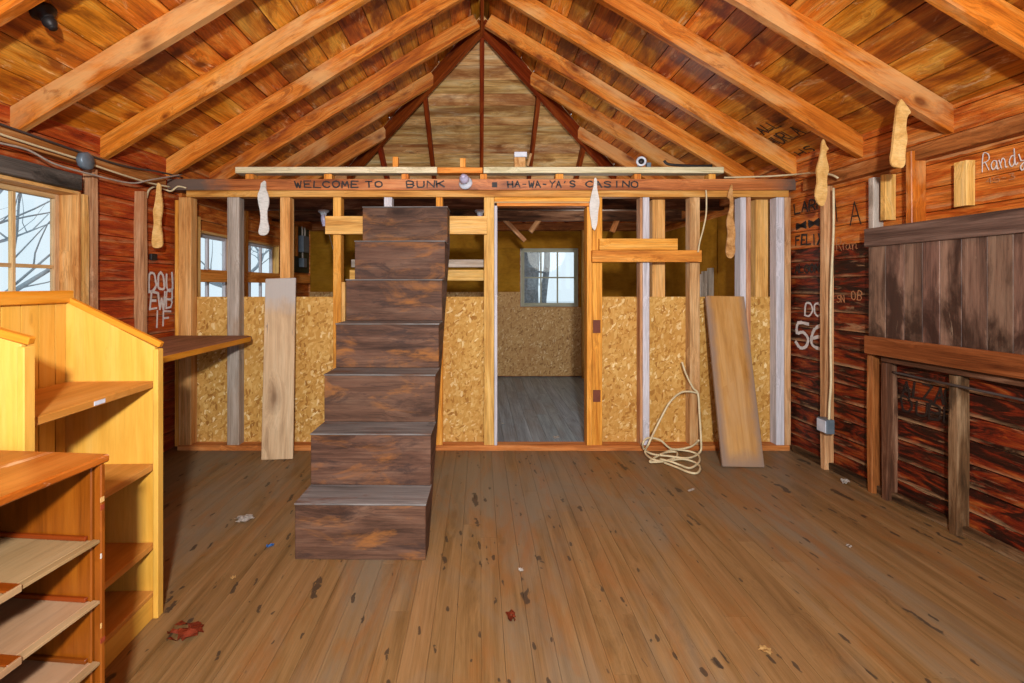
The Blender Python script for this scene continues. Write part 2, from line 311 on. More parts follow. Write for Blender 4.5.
def beam(name, p, q, w, h, mat, up=(0, 0, 1), parent=None, bevel=0.004, wob=0.0, **kw):
    """sawn timber from p to q (centre line), h along up, w across; grain along local X"""
    p, q = Vector(p), Vector(q); d = q - p; L = d.length; x = d.normalized()
    u = Vector(up); z = (u - x*u.dot(x)).normalized(); y = z.cross(x)
    bm = bmesh.new()
    n = max(1, int(L/0.25)) if wob else 1
    ring = []
    for i in range(n+1):
        dy = random.uniform(-wob, wob); dz = random.uniform(-wob, wob)
        ring.append([bm.verts.new((L*i/n, sy*w/2+dy+random.uniform(-wob, wob)*.4, sz*h/2+dz+random.uniform(-wob, wob)*.4)) for sy, sz in ((-1, -1), (1, -1), (1, 1), (-1, 1))])
    for i in range(n):
        for k in range(4): bm.faces.new((ring[i][k], ring[i][(k+1) % 4], ring[i+1][(k+1) % 4], ring[i+1][k]))
    bm.faces.new(ring[0][::-1]); bm.faces.new(ring[-1])
    if bevel and not wob: bev(bm, min(bevel, w*0.2, h*0.2))
    elif bevel:
        es = [e for e in bm.edges if abs((e.verts[0].co-e.verts[1].co).normalized().x) > 0.9]
        bmesh.ops.bevel(bm, geom=es, offset=min(bevel, w*0.2, h*0.2), segments=1, affect='EDGES')
    return link(name, bm, mat, frame(x, y, z, p), parent, **kw)
def bx(name, x0, x1, y0, y1, z0, z1, mat, axis='Z', parent=None, bevel=0.003, **kw):
    """axis aligned board given by its world box, grain along axis"""
    cx, cy, cz = (x0+x1)/2, (y0+y1)/2, (z0+z1)/2
    if axis == 'X': return beam(name, (x0, cy, cz), (x1, cy, cz), y1-y0, z1-z0, mat, (0, 0, 1), parent, bevel, **kw)
    if axis == 'Y': return beam(name, (cx, y0, cz), (cx, y1, cz), x1-x0, z1-z0, mat, (0, 0, 1), parent, bevel, **kw)
    return beam(name, (cx, cy, z0), (cx, cy, z1), x1-x0, y1-y0, mat, (0, 1, 0), parent, bevel, **kw)
def prism(name, poly, t, mtx, mat, parent=None, bevel=0.002, **kw):
    bm = bmesh.new()
    a = [bm.verts.new((x, y, 0)) for x, y in poly]; b = [bm.verts.new((x, y, t)) for x, y in poly]
    n = len(poly)
    bm.faces.new(a[::-1]); bm.faces.new(b)
    for i in range(n): bm.faces.new((a[i], a[(i+1) % n], b[(i+1) % n], b[i]))
    if bevel:
        es = [e for e in bm.edges if abs(e.verts[0].co.z-e.verts[1].co.z) < 1e-6]
        bmesh.ops.bevel(bm, geom=es, offset=bevel, segments=1, affect='EDGES')
    return link(name, bm, mat, mtx, parent, **kw)
def smooth_pts(pts, k=5):
    P = [Vector(p) for p in pts]
    if len(P) < 3: return P
    out = []
    for i in range(len(P)-1):
        a = P[max(i-1, 0)]; b = P[i]; c = P[i+1]; d = P[min(i+2, len(P)-1)]
        for j in range(k):
            t = j/k
            out.append(0.5*((2*b)+(c-a)*t+(2*a-5*b+4*c-d)*t*t+(3*b-a-3*c+d)*t**3))
    out.append(P[-1]); return out
def add_tube(bm, pts, r, n=7):
    rings = []; N = len(pts)
    rad = r if isinstance(r, (list, tuple)) else [r]*N
    prev = None
    for i, p in enumerate(pts):
        d = (pts[min(i+1, N-1)] - pts[max(i-1, 0)]).normalized()
        if prev is None:
            u = d.orthogonal().normalized()
        else:
            u = (prev - d*prev.dot(d)).normalized()
        prev = u; w = d.cross(u)
        rings.append([bm.verts.new(p + rad[i]*(math.cos(2*math.pi*k/n)*u + math.sin(2*math.pi*k/n)*w)) for k in range(n)])
    for i in range(N-1):
        for k in range(n): bm.faces.new((rings[i][k], rings[i][(k+1) % n], rings[i+1][(k+1) % n], rings[i+1][k]))
    bm.faces.new(rings[0][::-1]); bm.faces.new(rings[-1])
def cable(name, pts, r, mat, parent=None, **kw):
    bm = bmesh.new(); add_tube(bm, smooth_pts(pts), r); return link(name, bm, mat, None, parent, smooth=True, **kw)
def lathe(name, prof, mtx, mat, parent=None, n=20, **kw):
    bm = bmesh.new(); rings = []
    for r, z in prof: rings.append([bm.verts.new((max(r, 1e-4)*math.cos(2*math.pi*k/n), max(r, 1e-4)*math.sin(2*math.pi*k/n), z)) for k in range(n)])
    for i in range(len(prof)-1):
        for k in range(n): bm.faces.new((rings[i][k], rings[i][(k+1) % n], rings[i+1][(k+1) % n], rings[i+1][k]))
    bm.faces.new(rings[0][::-1]); bm.faces.new(rings[-1])
    return link(name, bm, mat, mtx, parent, smooth=True, **kw)
def planks(name, mtx, x0, x1, y0, y1, w, t, mat, holes=(), xlim=None, seg=None, gap=0.004, jit=0.002, back=0.012, kind='structure', parent=None, wvar=0.0):
    """boards along local X stacked along local Y, face at local z=0, thickness to -z; holes are (xa,xb,ya,yb)"""
    bm = bmesh.new(); y = y0; R = random.Random(name); cuts = sorted({h[2] for h in holes} | {h[3] for h in holes})
    def lim(v): return xlim(v) if xlim else (x0, x1)
    while y < y1 - 1e-4:
        ye = min(y + w*(1+R.uniform(-wvar, wvar)), y1); pieces = [y] + [c for c in cuts if y+1e-4 < c < ye-1e-4] + [ye]
        for ya, yb in zip(pieces, pieces[1:]):
            a0, b0 = lim(ya); a1, b1 = lim(yb)
            spans = [(min(a0, a1), max(b0, b1))] if not xlim else None
            ga = gap/2 if ya == y else 0; gb = gap/2 if yb == ye else 0
            dz = R.uniform(-jit, jit)
            if spans:
                for h in holes:
                    if ya < h[3]-1e-4 and yb > h[2]+1e-4:
                        ns = []
                        for sa, sb in spans:
                            if h[0] > sa: ns.append((sa, min(sb, h[0])))
                            if h[1] < sb: ns.append((max(sa, h[1]), sb))
                        spans = [q for q in ns if q[1]-q[0] > 0.002]
                for sa, sb in spans:
                    bbox(bm, sa, sb, ya, yb, -t-back, -t-0.0005)
                    xs = [sa]
                    if seg:
                        xx = sa + R.uniform(0.3, 1.0)*seg
                        while xx < sb-0.3: xs.append(xx); xx += seg*R.uniform(0.7, 1.3)
                    xs.append(sb)
                    for pa, pb in zip(xs, xs[1:]):
                        d2 = dz+R.uniform(-jit, jit)*0.4; e = gap*0.35 if seg else 0
                        v = bbox(bm, pa+e, pb-e, ya+ga, yb-gb, -t, d2)
            elif b0-a0 > 0.01 or b1-a1 > 0.01:
                b0 = max(b0, a0); b1 = max(b1, a1)
                hexa(bm, [(a0, ya, -t-back), (b0, ya, -t-back), (b1, yb, -t-back), (a1, yb, -t-back), (a0, ya, -t), (b0, ya, -t), (b1, yb, -t), (a1, yb, -t)])
                hexa(bm, [(a0, ya+ga, -t), (b0, ya+ga, -t), (b1, yb-gb, -t), (a1, yb-gb, -t), (a0, ya+ga, dz), (b0, ya+ga, dz), (b1, yb-gb, dz), (a1, yb-gb, dz)])
        y = ye
    return link(name, bm, mat, mtx, parent, kind=kind)

FONT = {'W': [[(0, 6), (1, 0), (2, 4), (3, 0), (4, 6)]], 'E': [[(4, 6), (0, 6), (0, 0), (4, 0)], [(0, 3), (3, 3)]], 'L': [[(0, 6), (0, 0), (4, 0)]],
 'C': [[(4, 5), (2.5, 6), (.6, 5), (0, 3), (.6, 1), (2.5, 0), (4, 1)]], 'O': [[(2, 6), (.4, 5), (0, 3), (.4, 1), (2, 0), (3.6, 1), (4, 3), (3.6, 5), (2, 6)]],
 'M': [[(0, 0), (.5, 6), (2, 2), (3.5, 6), (4, 0)]], 'T': [[(0, 6), (4, 6)], [(2, 6), (2, 0)]], 'B': [[(0, 0), (0, 6), (3, 6), (3.6, 4.6), (3, 3.2), (0, 3.1)], [(3, 3.2), (4, 1.7), (3, 0), (0, 0)]],
 'U': [[(0, 6), (.2, 1), (2, 0), (3.8, 1), (4, 6)]], 'N': [[(0, 0), (0, 6), (4, 0), (4, 6)]], 'K': [[(0, 6), (0, 0)], [(4, 6), (0, 2.6)], [(1.2, 3.5), (4, 0)]],
 'H': [[(0, 6), (0, 0)], [(4, 6), (4, 0)], [(0, 3), (4, 3)]], 'A': [[(0, 0), (2, 6), (4, 0)], [(.9, 2.4), (3.1, 2.4)]], 'Y': [[(0, 6), (2, 3), (4, 6)], [(2, 3), (2, 0)]],
 'S': [[(4, 5), (2.5, 6), (.5, 5.2), (.6, 3.8), (3.4, 2.6), (3.8, 1), (2, 0), (0, .8)]], 'I': [[(2, 6), (2, 0)]], 'R': [[(0, 0), (0, 6), (3, 6), (3.8, 4.6), (3, 3.2), (0, 3)], [(1.5, 3), (4, 0)]],
 'F': [[(4, 6), (0, 6), (0, 0)], [(0, 3.2), (3, 3.2)]], 'D': [[(0, 0), (0, 6), (2.4, 6), (4, 4), (4, 2), (2.4, 0), (0, 0)]], 'G': [[(4, 5), (2.5, 6), (.6, 5), (0, 3), (.6, 1), (2.5, 0), (4, 1.2), (4, 3), (2.4, 3)]],
 'X': [[(0, 6), (4, 0)], [(4, 6), (0, 0)]], 'Z': [[(0, 6), (4, 6), (0, 0), (4, 0)]], '5': [[(4, 6), (.6, 6), (.3, 3.4), (2.4, 3.8), (4, 2.4), (3.4, .6), (1.6, 0), (0, .8)]],
 '6': [[(3.6, 6), (1, 4.4), (0, 2), (1, .2), (3, .1), (4, 1.6), (3, 3.2), (.6, 2.6)]], '4': [[(3, 0), (3, 6), (0, 2), (4, 2)]], '3': [[(.3, 6), (3.6, 6), (1.8, 3.6), (3.8, 2.4), (3, .4), (.2, .2)]],
 '-': [[(.8, 3), (3, 3)]], "'": [[(1.5, 6), (1, 4.6)]], '#': [[(0, 1), (4, 5)], [(0, 5), (4, 1)], [(0, 3), (4, 3)]],
 'a': [[(3.4, 3), (1.5, 3.6), (.2, 2), (1, .2), (2.8, .8), (3.4, 3.2), (3.4, .4), (4.4, .3)]], 'n': [[(0, 3.4), (.5, 0)], [(.4, 1.8), (2, 3.5), (3, 2.6), (3, .2), (4, .4)]],
 'd': [[(3, 3), (1.4, 3.4), (.2, 1.8), (1, .1), (2.8, .8), (3.6, 6), (3.2, .3), (4.3, .4)]], 'y': [[(0, 3.4), (.8, .8), (2.6, 1)], [(3.6, 3.6), (2.4, -1), (.8, -2.4), (.6, -1), (4, .8)]], 'r': [[(0, 3.4), (.4, 0)], [(.3, 2), (1.6, 3.5), (3.2, 3.2)]]}
def writing(name, txt, mtx, wd_, ht, mat, parent, sw=None, jit=0.05, sp=0.35, fill=None):
    """hand drawn strokes raised 1 mm off local z=0"""
    R = random.Random(txt+name); bm = bmesh.new(); n = len(txt); cw = wd_/(n+sp*(n-1)); sw = sw or ht*0.11
    for i, ch in enumerate(txt):
        ox = i*cw*(1+sp); tilt = R.uniform(-.12, .12); oy = R.uniform(-.05, .05)*ht
        for st in FONT.get(ch, []):
            P = [Vector((ox + x/4*cw + y/6*ht*tilt + R.uniform(-jit, jit)*cw, oy + y/6*ht + R.uniform(-jit, jit)*ht, 0)) for x, y in st]
            if len(P) > 4: P = smooth_pts(P, 3)
            for k, (a, b) in enumerate(zip(P, P[1:])):
                d = (b-a)
                if d.length < 1e-5: continue
                d.normalize(); e = Vector((-d.y, d.x, 0))*sw/2*R.uniform(.75, 1.15); a2 = a-d*sw*.35; b2 = b+d*sw*.35
                z1 = .0012+.0001*(k % 3)
                hexa(bm, [(*(a2-e).xy, .0), (*(b2-e).xy, .0), (*(b2+e).xy, .0), (*(a2+e).xy, .0), (*(a2-e).xy, z1), (*(b2-e).xy, z1), (*(b2+e).xy, z1), (*(a2+e).xy, z1)])
    return link(name, bm, mat, mtx, parent)

# photo pixel -> world point at a given distance / on a side wall
def P(px, py, Y): return Vector(((px-480)/F*Y, Y, 1.32-(py-285)/F*Y))
def XL(Y): return -2.42-0.05*(4-Y)            # face of the left wall's studs
def XR(Y): return 2.44+0.05*(4-Y)             # face of the right wall's studs
def PL(px, py, off=0.0):
    Y = (2.62-off)/((480-px)/F+0.05); return P(px, py, Y)
def PR(px, py, off=0.0):
    Y = (2.64-off)/((px-480)/F+0.05); return P(px, py, Y)
YL = lambda px, off=0.0: (2.62-off)/((480-px)/F+0.05)
YR = lambda px, off=0.0: (2.64-off)/((px-480)/F+0.05)
DL = Vector((0.05, 1, 0)).normalized(); NL = Vector((1, -0.05, 0)).normalized()    # left wall: along, inward normal
DR = Vector((-0.05, 1, 0)).normalized(); NR = Vector((-1, -0.05, 0)).normalized()
LD, RD = 0.07, 0.07                            # stud depth in front of the siding
YF = 7.17                                      # far wall of the back room
RX, ZB, SL = 0.02, 3.69, 0.605                 # ridge x, rafter underside at the ridge, slope
ca, sa = math.cos(math.atan(SL)), math.sin(math.atan(SL))
RH = 0.135                                     # rafter depth
ZD = ZB + RH/ca                                # deck underside at the ridge
HY = 4.7                                       # where the hip starts

# ================================================================== SETTING
planks('floor', frame((0, 1, 0), (-1, 0, 0), (0, 0, 1), (0, 0, 0)), -0.9, 4.09, -3.0, 3.1, 0.088, 0.02, 'floor', seg=2.6, gap=0.0012, jit=0.0004, wvar=0.12)
planks('floor_back', frame((0, 1, 0), (-1, 0, 0), (0, 0, 1), (0, 0, 0)), 4.09, 7.3, -2.7, 2.7, 0.125, 0.02, 'floor_grey', seg=3.0, gap=0.002, jit=0.0005)
# roof decks
X0 = 3.05
zL = ZD - SL*(X0-RX+2*RX); 
ceilL = planks('ceiling', frame((0, 1, 0), (ca, 0, sa), (sa, 0, -ca), (-X0, 0, ZD-SL*(X0+RX))), -0.9, 7.6, 0, (X0+RX)/ca, 0.19, 0.022, 'deck', xlim=lambda v: (-0.9, HY-0.04+(X0+RX)-v*ca), gap=0.007, jit=0.004, wvar=0.2)
ceilR = planks('ceiling', frame((0, -1, 0), (-ca, 0, sa), (-sa, 0, -ca), (X0, 0, ZD-SL*(X0-RX))), -7.6, 0.9, 0, (X0-RX)/ca, 0.19, 0.022, 'deck', xlim=lambda v: (-(HY-0.04+(X0-RX)-v*ca), 0.9), gap=0.007, jit=0.004, wvar=0.2)
YE = 7.75
planks('ceiling', frame((-1, 0, 0), (0, -ca, sa), (0, -sa, -ca), (RX, YE, ZD-SL*(YE-HY+0.04))), -3.1, 3.1, 0, (YE-HY+0.04)/ca, 0.15, 0.022, 'hip', xlim=lambda v: (-(YE-HY+0.04-v*ca), (YE-HY+0.04-v*ca)), gap=0.006, jit=0.004, wvar=0.15)
# side walls (siding behind the studs)
WLm = frame(DL, (0, 0, 1), NL, Vector((XL(4.0)-LD, 4.0, 0)))
def lx(Y): return (Y-4.0)/DL.y
WY0, WY1 = 1.99, 3.09
wl = planks('wall_left', WLm, lx(-0.9), lx(4.12), 0, 1.52, 0.135, 0.02, 'side_red', holes=[(lx(WY0), lx(WY1), 0.966, 1.895)], gap=0.006, jit=0.005)
planks('wall_left_upper', WLm, lx(-0.9), lx(4.12), 1.52, 2.42, 0.135, 0.02, 'side_red', holes=[(lx(WY0), lx(WY1), 0.966, 1.895)], gap=0.006, jit=0.005)
WRm = frame(-DR, (0, 0, 1), NR, Vector((XR(4.0)+RD, 4.0, 0)))
def rx(Y): return (4.0-Y)/DR.y
wr = planks('wall_right', WRm, rx(4.12), rx(-0.9), 0, 1.60, 0.125, 0.02, 'side_low', gap=0.008, jit=0.006)
wru = planks('wall_right_upper', WRm, rx(4.12), rx(-0.9), 1.60, 2.42, 0.135, 0.02, 'side_up', gap=0.006, jit=0.005)
# back room walls
BL, BR = -2.46, 2.47
WBLm = frame((0, 1, 0), (0, 0, 1), (1, 0, 0), (BL, 0, 0))
planks('wall_back_left', WBLm, 4.12, YF, 0, 2.42, 0.135, 0.02, 'side_up', holes=[(4.28, 4.98, 0.98, 1.80), (5.15, 6.08, 0.98, 1.80)], gap=0.006, jit=0.004)
planks('wall_back_right', frame((0, -1, 0), (0, 0, 1), (-1, 0, 0), (BR+0.03, 0, 0)), -YF, -4.12, 0, 2.42, 0.135, 0.02, 'side_up', gap=0.006, jit=0.004)
FX0, FX1, FZ0, FZ1 = (521-480)/F*7.1, (579-480)/F*7.1, 1.32-(307-285)/F*7.1, 1.32+(285-248)/F*7.1
planks('wall_far', frame((1, 0, 0), (0, 0, 1), (0, -1, 0), (0, YF+0.04, 0)), BL-0.1, BR+0.1, 0, 2.42, 0.135, 0.02, 'side_up', holes=[(FX0, FX1, FZ0, FZ1)], gap=0.006)

# ---- windows
def window(name, o, xd, nd, wdt, z0, z1, cols, rows, depth, fmat, mmat, fw=0.04, mw=0.018):
    """sash of panes; o = inner lower left corner at z=0, xd along the wall, nd inward normal; glass lies depth behind o"""
    xd, nd = Vector(xd), Vector(nd); o = Vector(o); g = o - nd*depth
    r = thing(name, g + xd*wdt/2 + Vector((0, 0, z0)), kind='structure')
    # lining boards of the opening
    t = 0.02
    def bar(nm, a, b, w, h, up, mat): return beam(nm, a, b, w, h, mat, up, r, 0.002)
    Z = Vector((0, 0, 1))
    for s in (t/2, wdt-t/2): bar('lining', o+xd*s+Z*z0-nd*depth/2, o+xd*s+Z*z1-nd*depth/2, t, depth, nd, mmat)
    for s in (z0+t/2, z1-t/2): bar('lining', o+xd*t+Z*s-nd*depth/2, o+xd*(wdt-t)+Z*s-nd*depth/2, depth, t, Z, mmat)
    a, b, c, d = t, wdt-t, z0+t, z1-t
    for s in (a+fw/2, b-fw/2): bar('sash_stile', g+xd*s+Z*c+nd*.012, g+xd*s+Z*d+nd*.012, fw, 0.035, nd, fmat)
    for s in (c+fw/2, d-fw/2): bar('sash_rail', g+xd*(a+fw)+Z*s+nd*.012, g+xd*(b-fw)+Z*s+nd*.012, 0.035, fw, Z, fmat)
    for k in range(1, cols):
        s = a+fw+(b-a-2*fw)*k/cols; bar('muntin', g+xd*s+Z*(c+fw)+nd*.012, g+xd*s+Z*(d-fw)+nd*.012, mw, 0.026, nd, fmat)
    for k in range(1, rows):
        s = c+fw+(d-c-2*fw)*k/rows; bar('muntin', g+xd*(a+fw)+Z*s+nd*.010, g+xd*(b-fw)+Z*s+nd*.010, 0.022, mw, Z, fmat)
    bm = bmesh.new(); bbox(bm, a+fw, b-fw, c+fw, d-fw, 0.006, 0.010)
    link('glass', bm, 'glass', frame(xd, (0, 0, 1), nd, g), r)
    return r
window('window_1', (XL(WY0), WY0, 0), DL, NL, (WY1-WY0)/DL.y, 0.966, 1.895, 4, 2, 0.15, 'muntin', 'pine', 0.03, 0.022)
window('window_2', (BL+0.02, 4.28, 0), (0, 1, 0), (1, 0, 0), 0.70, 0.98, 1.80, 2, 1, 0.10, 'white_wood', 'pine', 0.03, 0.03)
window('window_3', (BL+0.02, 5.15, 0), (0, 1, 0), (1, 0, 0), 0.93, 0.98, 1.80, 3, 1, 0.10, 'white_wood', 'pine', 0.03, 0.03)
window('window_4', (FX0, YF, 0), (1, 0, 0), (0, -1, 0), FX1-FX0, FZ0, FZ1, 3, 2, 0.03, 'sash', 'sash', 0.035, 0.02)

# ---- door opening in the partition
dr = thing('door_1', (P(542, 450, 4.0).x, 4.02, 0.06), kind='structure')
def pb(name, x0, x1, y0, y1, Ya, Yb, mat, axis='Z', parent=None, Yp=None, **kw):
    """board whose front face covers px x0..x1, y0..y1 at distance Ya (or Yp), back face at Yb"""
    Yq = Yp or Ya; a = P(x0, y0, Yq); b = P(x1, y1, Yq)
    return bx(name, a.x, b.x, Ya, Yb, b.z, a.z, mat, axis, parent, **kw)
pb('jamb', 494.3, 497.3, 203, 445.5, 3.985, 4.10, 'white_wood', parent=dr, label='whitewashed door jamb strip')
pb('jamb', 587, 592, 206.5, 445.5, 3.985, 4.10, 'orange_pine', parent=dr)
pb('head', 494.3, 592, 203, 206, 3.985, 4.10, 'orange_pine', 'X', dr)
pb('head_board', 494.3, 592, 197.3, 201.5, 3.99, 4.09, 'orange_pine', 'X', dr)
pb('head_trim', 494.0, 589, 201.6, 202.8, 3.98, 4.0, 'muntin', 'X', dr)

# ================================================================== PARTITION FRAME
GS = 'partition studs'
def stud(x0, x1, y0, y1, mat, label, Ya=4.0, Yb=4.088, name='wall_stud', group=GS, **kw):
    return tag(pb(name, x0, x1, y0, y1, Ya, Yb, mat, 'Z', **kw), label, 'stud', group)
stud(178.5, 191, 197.2, 445.4, 'pine', 'tan corner stud at the left end of the partition')
stud(174.6, 178.2, 200, 446.5, 'orange_pine', 'thin orange strip stud between the left log wall and the corner stud', 4.0, 4.06)
stud(227, 239, 197.2, 445.4, 'grey_wood', 'weathered grey stud between the left corner and the hanging grey cutout')
stud(280, 290, 197.2, 445.4, 'pine', 'knotty tan pine stud behind the top of the leaning grey board')
stud(333, 341, 197.2, 445.4, 'orange_pine', 'orange stud just left of the staircase')
stud(341.3, 345, 282, 445.4, 'pine', 'short pale cripple stud squeezed against the staircase side')
stud(384, 392, 197.2, 445.4, 'white_wood', 'whitewashed stud showing only above the top stair')
stud(436, 442.5, 197.2, 445.4, 'orange_pine', 'orange stud above the right end of the top stair')
stud(484, 494.1, 197.2, 445.4, 'pine', 'pine stud along the left side of the doorway')
ks = stud(592.2, 602.3, 197.2, 445.4, 'orange_pine', 'stud with rusty hinge mortises on the right side of the doorway')
for ya, yb in ((320, 333), (390, 402)):
    a, b = P(593, ya, 3.996), P(600.5, yb, 3.996); bx('hinge_leaf', a.x, b.x, 3.9965, 4.0, b.z, a.z, 'rust', 'Z', ks, 0.0005)
stud(643, 649.5, 197.2, 445.4, 'white_wood', 'whitewashed stud between the doorway and the cable coil', 3.995)
stud(640, 642.8, 197.2, 445.4, 'old_pine', 'bare wood stud edge left of the whitewashed stud near the cable coil', 4.0)
stud(657, 670, 197.2, 298, 'pine', 'short tan stud ending at the strand board, behind the crossed boards', 4.105, 4.19, Yp=4.0)
stud(690, 700, 197.2, 445.4, 'old_pine', 'greyish brown stud behind the coiled cable loop')
stud(740.5, 746.2, 197.2, 445.4, 'white_wood', 'white edged stud rising behind the leaning plank', 3.995, 4.088)
stud(746.5, 751, 197.2, 445.4, 'old_pine', 'bare brown stud right against the white one behind the leaning plank', 4.0)
stud(763, 776, 197.2, 298, 'pine', 'short tan stud ending at the strand board near the right corner', 4.105, 4.19, Yp=4.0)
stud(776.5, 784.5, 197.2, 445.4, 'white_wood', 'whitewashed stud nearest the right log wall', 3.995)
stud(784.8, 791, 197.2, 445.4, 'old_pine', 'brown corner stud at the right end of the partition')

pl = tag(pb('top_plate', 186, 789, 190.3, 196.9, 4.0, 4.09, 'plate', 'X'), 'orange top plate resting on the partition studs under the lettered beam', 'beam')
sp_ = tag(pb('sill_plate', 177, 790, 445.6, 451.3, 3.985, 4.088, 'sill', 'X', Yp=3.985), 'orange brown sill plate on the floor along the partition', 'beam')
bmx0, bmx1 = P(167, 0, 3.98).x, P(802, 0, 3.98).x
be = tag(pb('lettered_beam', 167, 802, 178.9, 190.0, 3.98, 4.10, 'beam', 'X', Yp=3.98), 'long red brown beam with black hand lettering and grey weathered ends', 'beam')
TM = lambda px, py, Y: frame((1, 0, 0), (0, 0, 1), (0, -1, 0), P(px, py, Y))
px2m = 3.98/F
for txt, xa, xb, yb_, h in (('WELCOME', 295, 358, 187.4, 6.2), ('TO', 366, 382, 186.8, 5.4), ('BUNK', 407, 444, 187.2, 6), ('HA-WA-YA\'S', 508, 575, 187.2, 6.0), ('CASINO', 586, 638, 187.0, 5.8)):
    writing('lettering', txt, TM(xa, yb_, 3.98), (xb-xa)*px2m, h*px2m, 'ink', be, 1.5*px2m, 0.03, 0.4, )
a, b = P(492, 182.2, 3.98), P(497.3, 187.4, 3.98); bx('marker_square', a.x, b.x, 3.9785, 3.98, b.z, a.z, 'ink', 'Z', be, 0)
for i, (x0, x1, wh) in enumerate(((244, 252, 'above the leaning grey board'), (323, 331, 'above the left edge of the staircase'), (401, 408, 'above the middle of the staircase'), (480, 487, 'just left of the doorway centre post'), (556, 564, 'above the doorway window'), (635, 642, 'under the floodlight'), (710, 717, 'at the right end of the pale rail'))):
    tag(pb('spacer_block', x0, x1, 173.2, 178.7, 4.0, 4.09, 'orange_pine', 'Z', Yp=3.98), 'small orange spacer block on the lettered beam '+wh, 'block', 'spacer blocks between beam and pale rail')
tag(pb('rail_board', 235, 437, 166.8, 173, 3.99, 4.09, 'pale', 'X', Yp=3.99), 'left length of the pale rail board above the lettered beam', 'board', 'rail boards')
tag(pb('rail_board', 437.3, 482.5, 167.3, 173, 3.99, 4.09, 'orange_pine', 'X', Yp=3.99), 'short orange middle length of the rail above the lettered beam', 'board', 'rail boards')
tag(pb('rail_board', 483.5, 724, 166.8, 173, 3.99, 4.09, 'pale', 'X', Yp=3.99), 'right length of the pale rail board carrying the floodlight', 'board', 'rail boards')
# cross boards nailed to the studs
GB = 'boards nailed across the partition studs'
tag(pb('ledger_board', 325, 487, 216, 234, 3.955, 3.998, 'pine', 'X', Yp=3.955), 'wide tan board nailed across studs behind the top stair', 'board', GB)
tag(pb('ledger_board', 599.5, 678, 238.5, 250, 3.955, 3.998, 'orange_pine', 'X', Yp=3.955), 'upper of two boards nailed right of the doorway, the shorter', 'board', GB)
tag(pb('ledger_board', 592.3, 702, 250.2, 262, 3.94, 3.998, 'orange_pine', 'X', Yp=3.94), 'lower of two boards nailed right of the doorway, the longer', 'board', GB)
tag(pb('blocking_board', 346, 484, 269.3, 280.5, 4.105, 4.145, 'pine', 'X', Yp=4.0), 'tan board behind the staircase at the strand board top', 'board', GB)
tag(pb('blocking_board', 346, 484, 258.5, 266.5, 4.16, 4.20, 'grey_wood', 'X', Yp=4.0), 'grey board behind the staircase, above the tan one', 'board', GB)

def osb(name, x0, x1, z0, z1, Y, t, mat, label):
    bm = bmesh.new(); bbox(bm, x0, x1, z0, z1, 0, t)
    return tag(link(name, bm, mat, frame((1, 0, 0), (0, 0, 1), (0, -1, 0), (0, Y+t, 0))), label, 'panel')
pz = lambda py: 1.32-(py-285)/F*4.0
px_ = lambda px: (px-480)/F*4.0
osb('strand_board_panel', px_(183), px_(494), 0.0, pz(297), 4.09, 0.012, 'osb', 'strand board sheeting the lower partition left of the doorway')
osb('strand_board_panel', px_(592), px_(790), 0.0, pz(297), 4.09, 0.012, 'osb', 'strand board sheeting the lower partition right of the doorway')
osb('strand_board_panel', BL+0.02, BR-0.01, 0.02, 1.0, YF-0.014, 0.012, 'osb_dim', 'strand board low on the far wall of the back room')
osb('strand_board_panel', BL+0.02, FX0-0.01, 1.002, 1.22, YF-0.014, 0.012, 'osb_dim', 'strip of strand board left of the back room window')
bm = bmesh.new(); bbox(bm, BL+0.03, FX0-0.01, 1.222, FZ1, 0, .01); bbox(bm, FX1+0.01, BR-0.01, 1.002, FZ1, 0, .01); bbox(bm, BL+0.03, BR-0.01, FZ1+.002, 2.09, 0, .01)
tag(link('hardboard_lining', bm, 'khaki', frame((1, 0, 0), (0, 0, 1), (0, -1, 0), (0, YF-0.002, 0))), 'khaki hardboard lining around the back room window', 'panel')
for (ya, yb, zt, lb) in ((4.14, 5.16, 2.02, 'tall khaki hardboard sheet seen behind the hanging brown cutout'), (5.18, 7.14, 2.02, 'khaki hardboard sheet deep in the back room by its far right corner')):
    bm = bmesh.new(); bbox(bm, -yb, -ya, 0.02, zt, 0, 0.01)
    tag(link('hardboard_sheet', bm, 'khaki', frame((0, -1, 0), (0, 0, 1), (-1, 0, 0), (BR-0.005, 0, 0))), lb, 'panel')
# back room fittings
tag(beam('ledger_board', (-2.41, 4.16, 1.40), (-2.36, 6.9, 1.40), 0.035, 0.11, 'orange_pine'), 'long board running past the back room left windows as a ledge', 'board')
bm = bmesh.new(); bbox(bm, 6.36, 7.12, 1.49, 2.2, 0, 0.02)
tag(link('backing_board', bm, 'olive', frame((0, 1, 0), (0, 0, 1), (1, 0, 0), (BL+0.005, 0, 0))), 'dark olive backing board in the far left corner of the back room', 'panel')
eb = thing('electrical_box', (BL+0.03, 6.78, 1.75), 'blue grey metal electrical box on the dark olive board', 'electrical box')
bx('box', BL+0.03, BL+0.11, 6.66, 6.88, 1.76, 1.98, 'metal', 'Z', eb); bx('meter_socket', BL+0.03, BL+0.10, 6.70, 6.82, 1.56, 1.68, 'metal', 'Z', eb)
for y in (6.72, 6.82): cable('conduit', [(BL+0.07, y, 1.97), (BL+0.08, y-.03, 2.08), (BL+0.07, y-.1, 2.2)], 0.012, 'cable_grey', eb)
cable('conduit', [(BL+0.06, 6.76, 1.77), (BL+0.06, 6.76, 1.67)], 0.012, 'cable_grey', eb)
tag(bx('batten', BL+0.03, BL+0.06, 6.54, 6.60, 1.70, 2.12, 'orange_pine', 'Z'), 'orange batten left of the electrical box', 'batten')
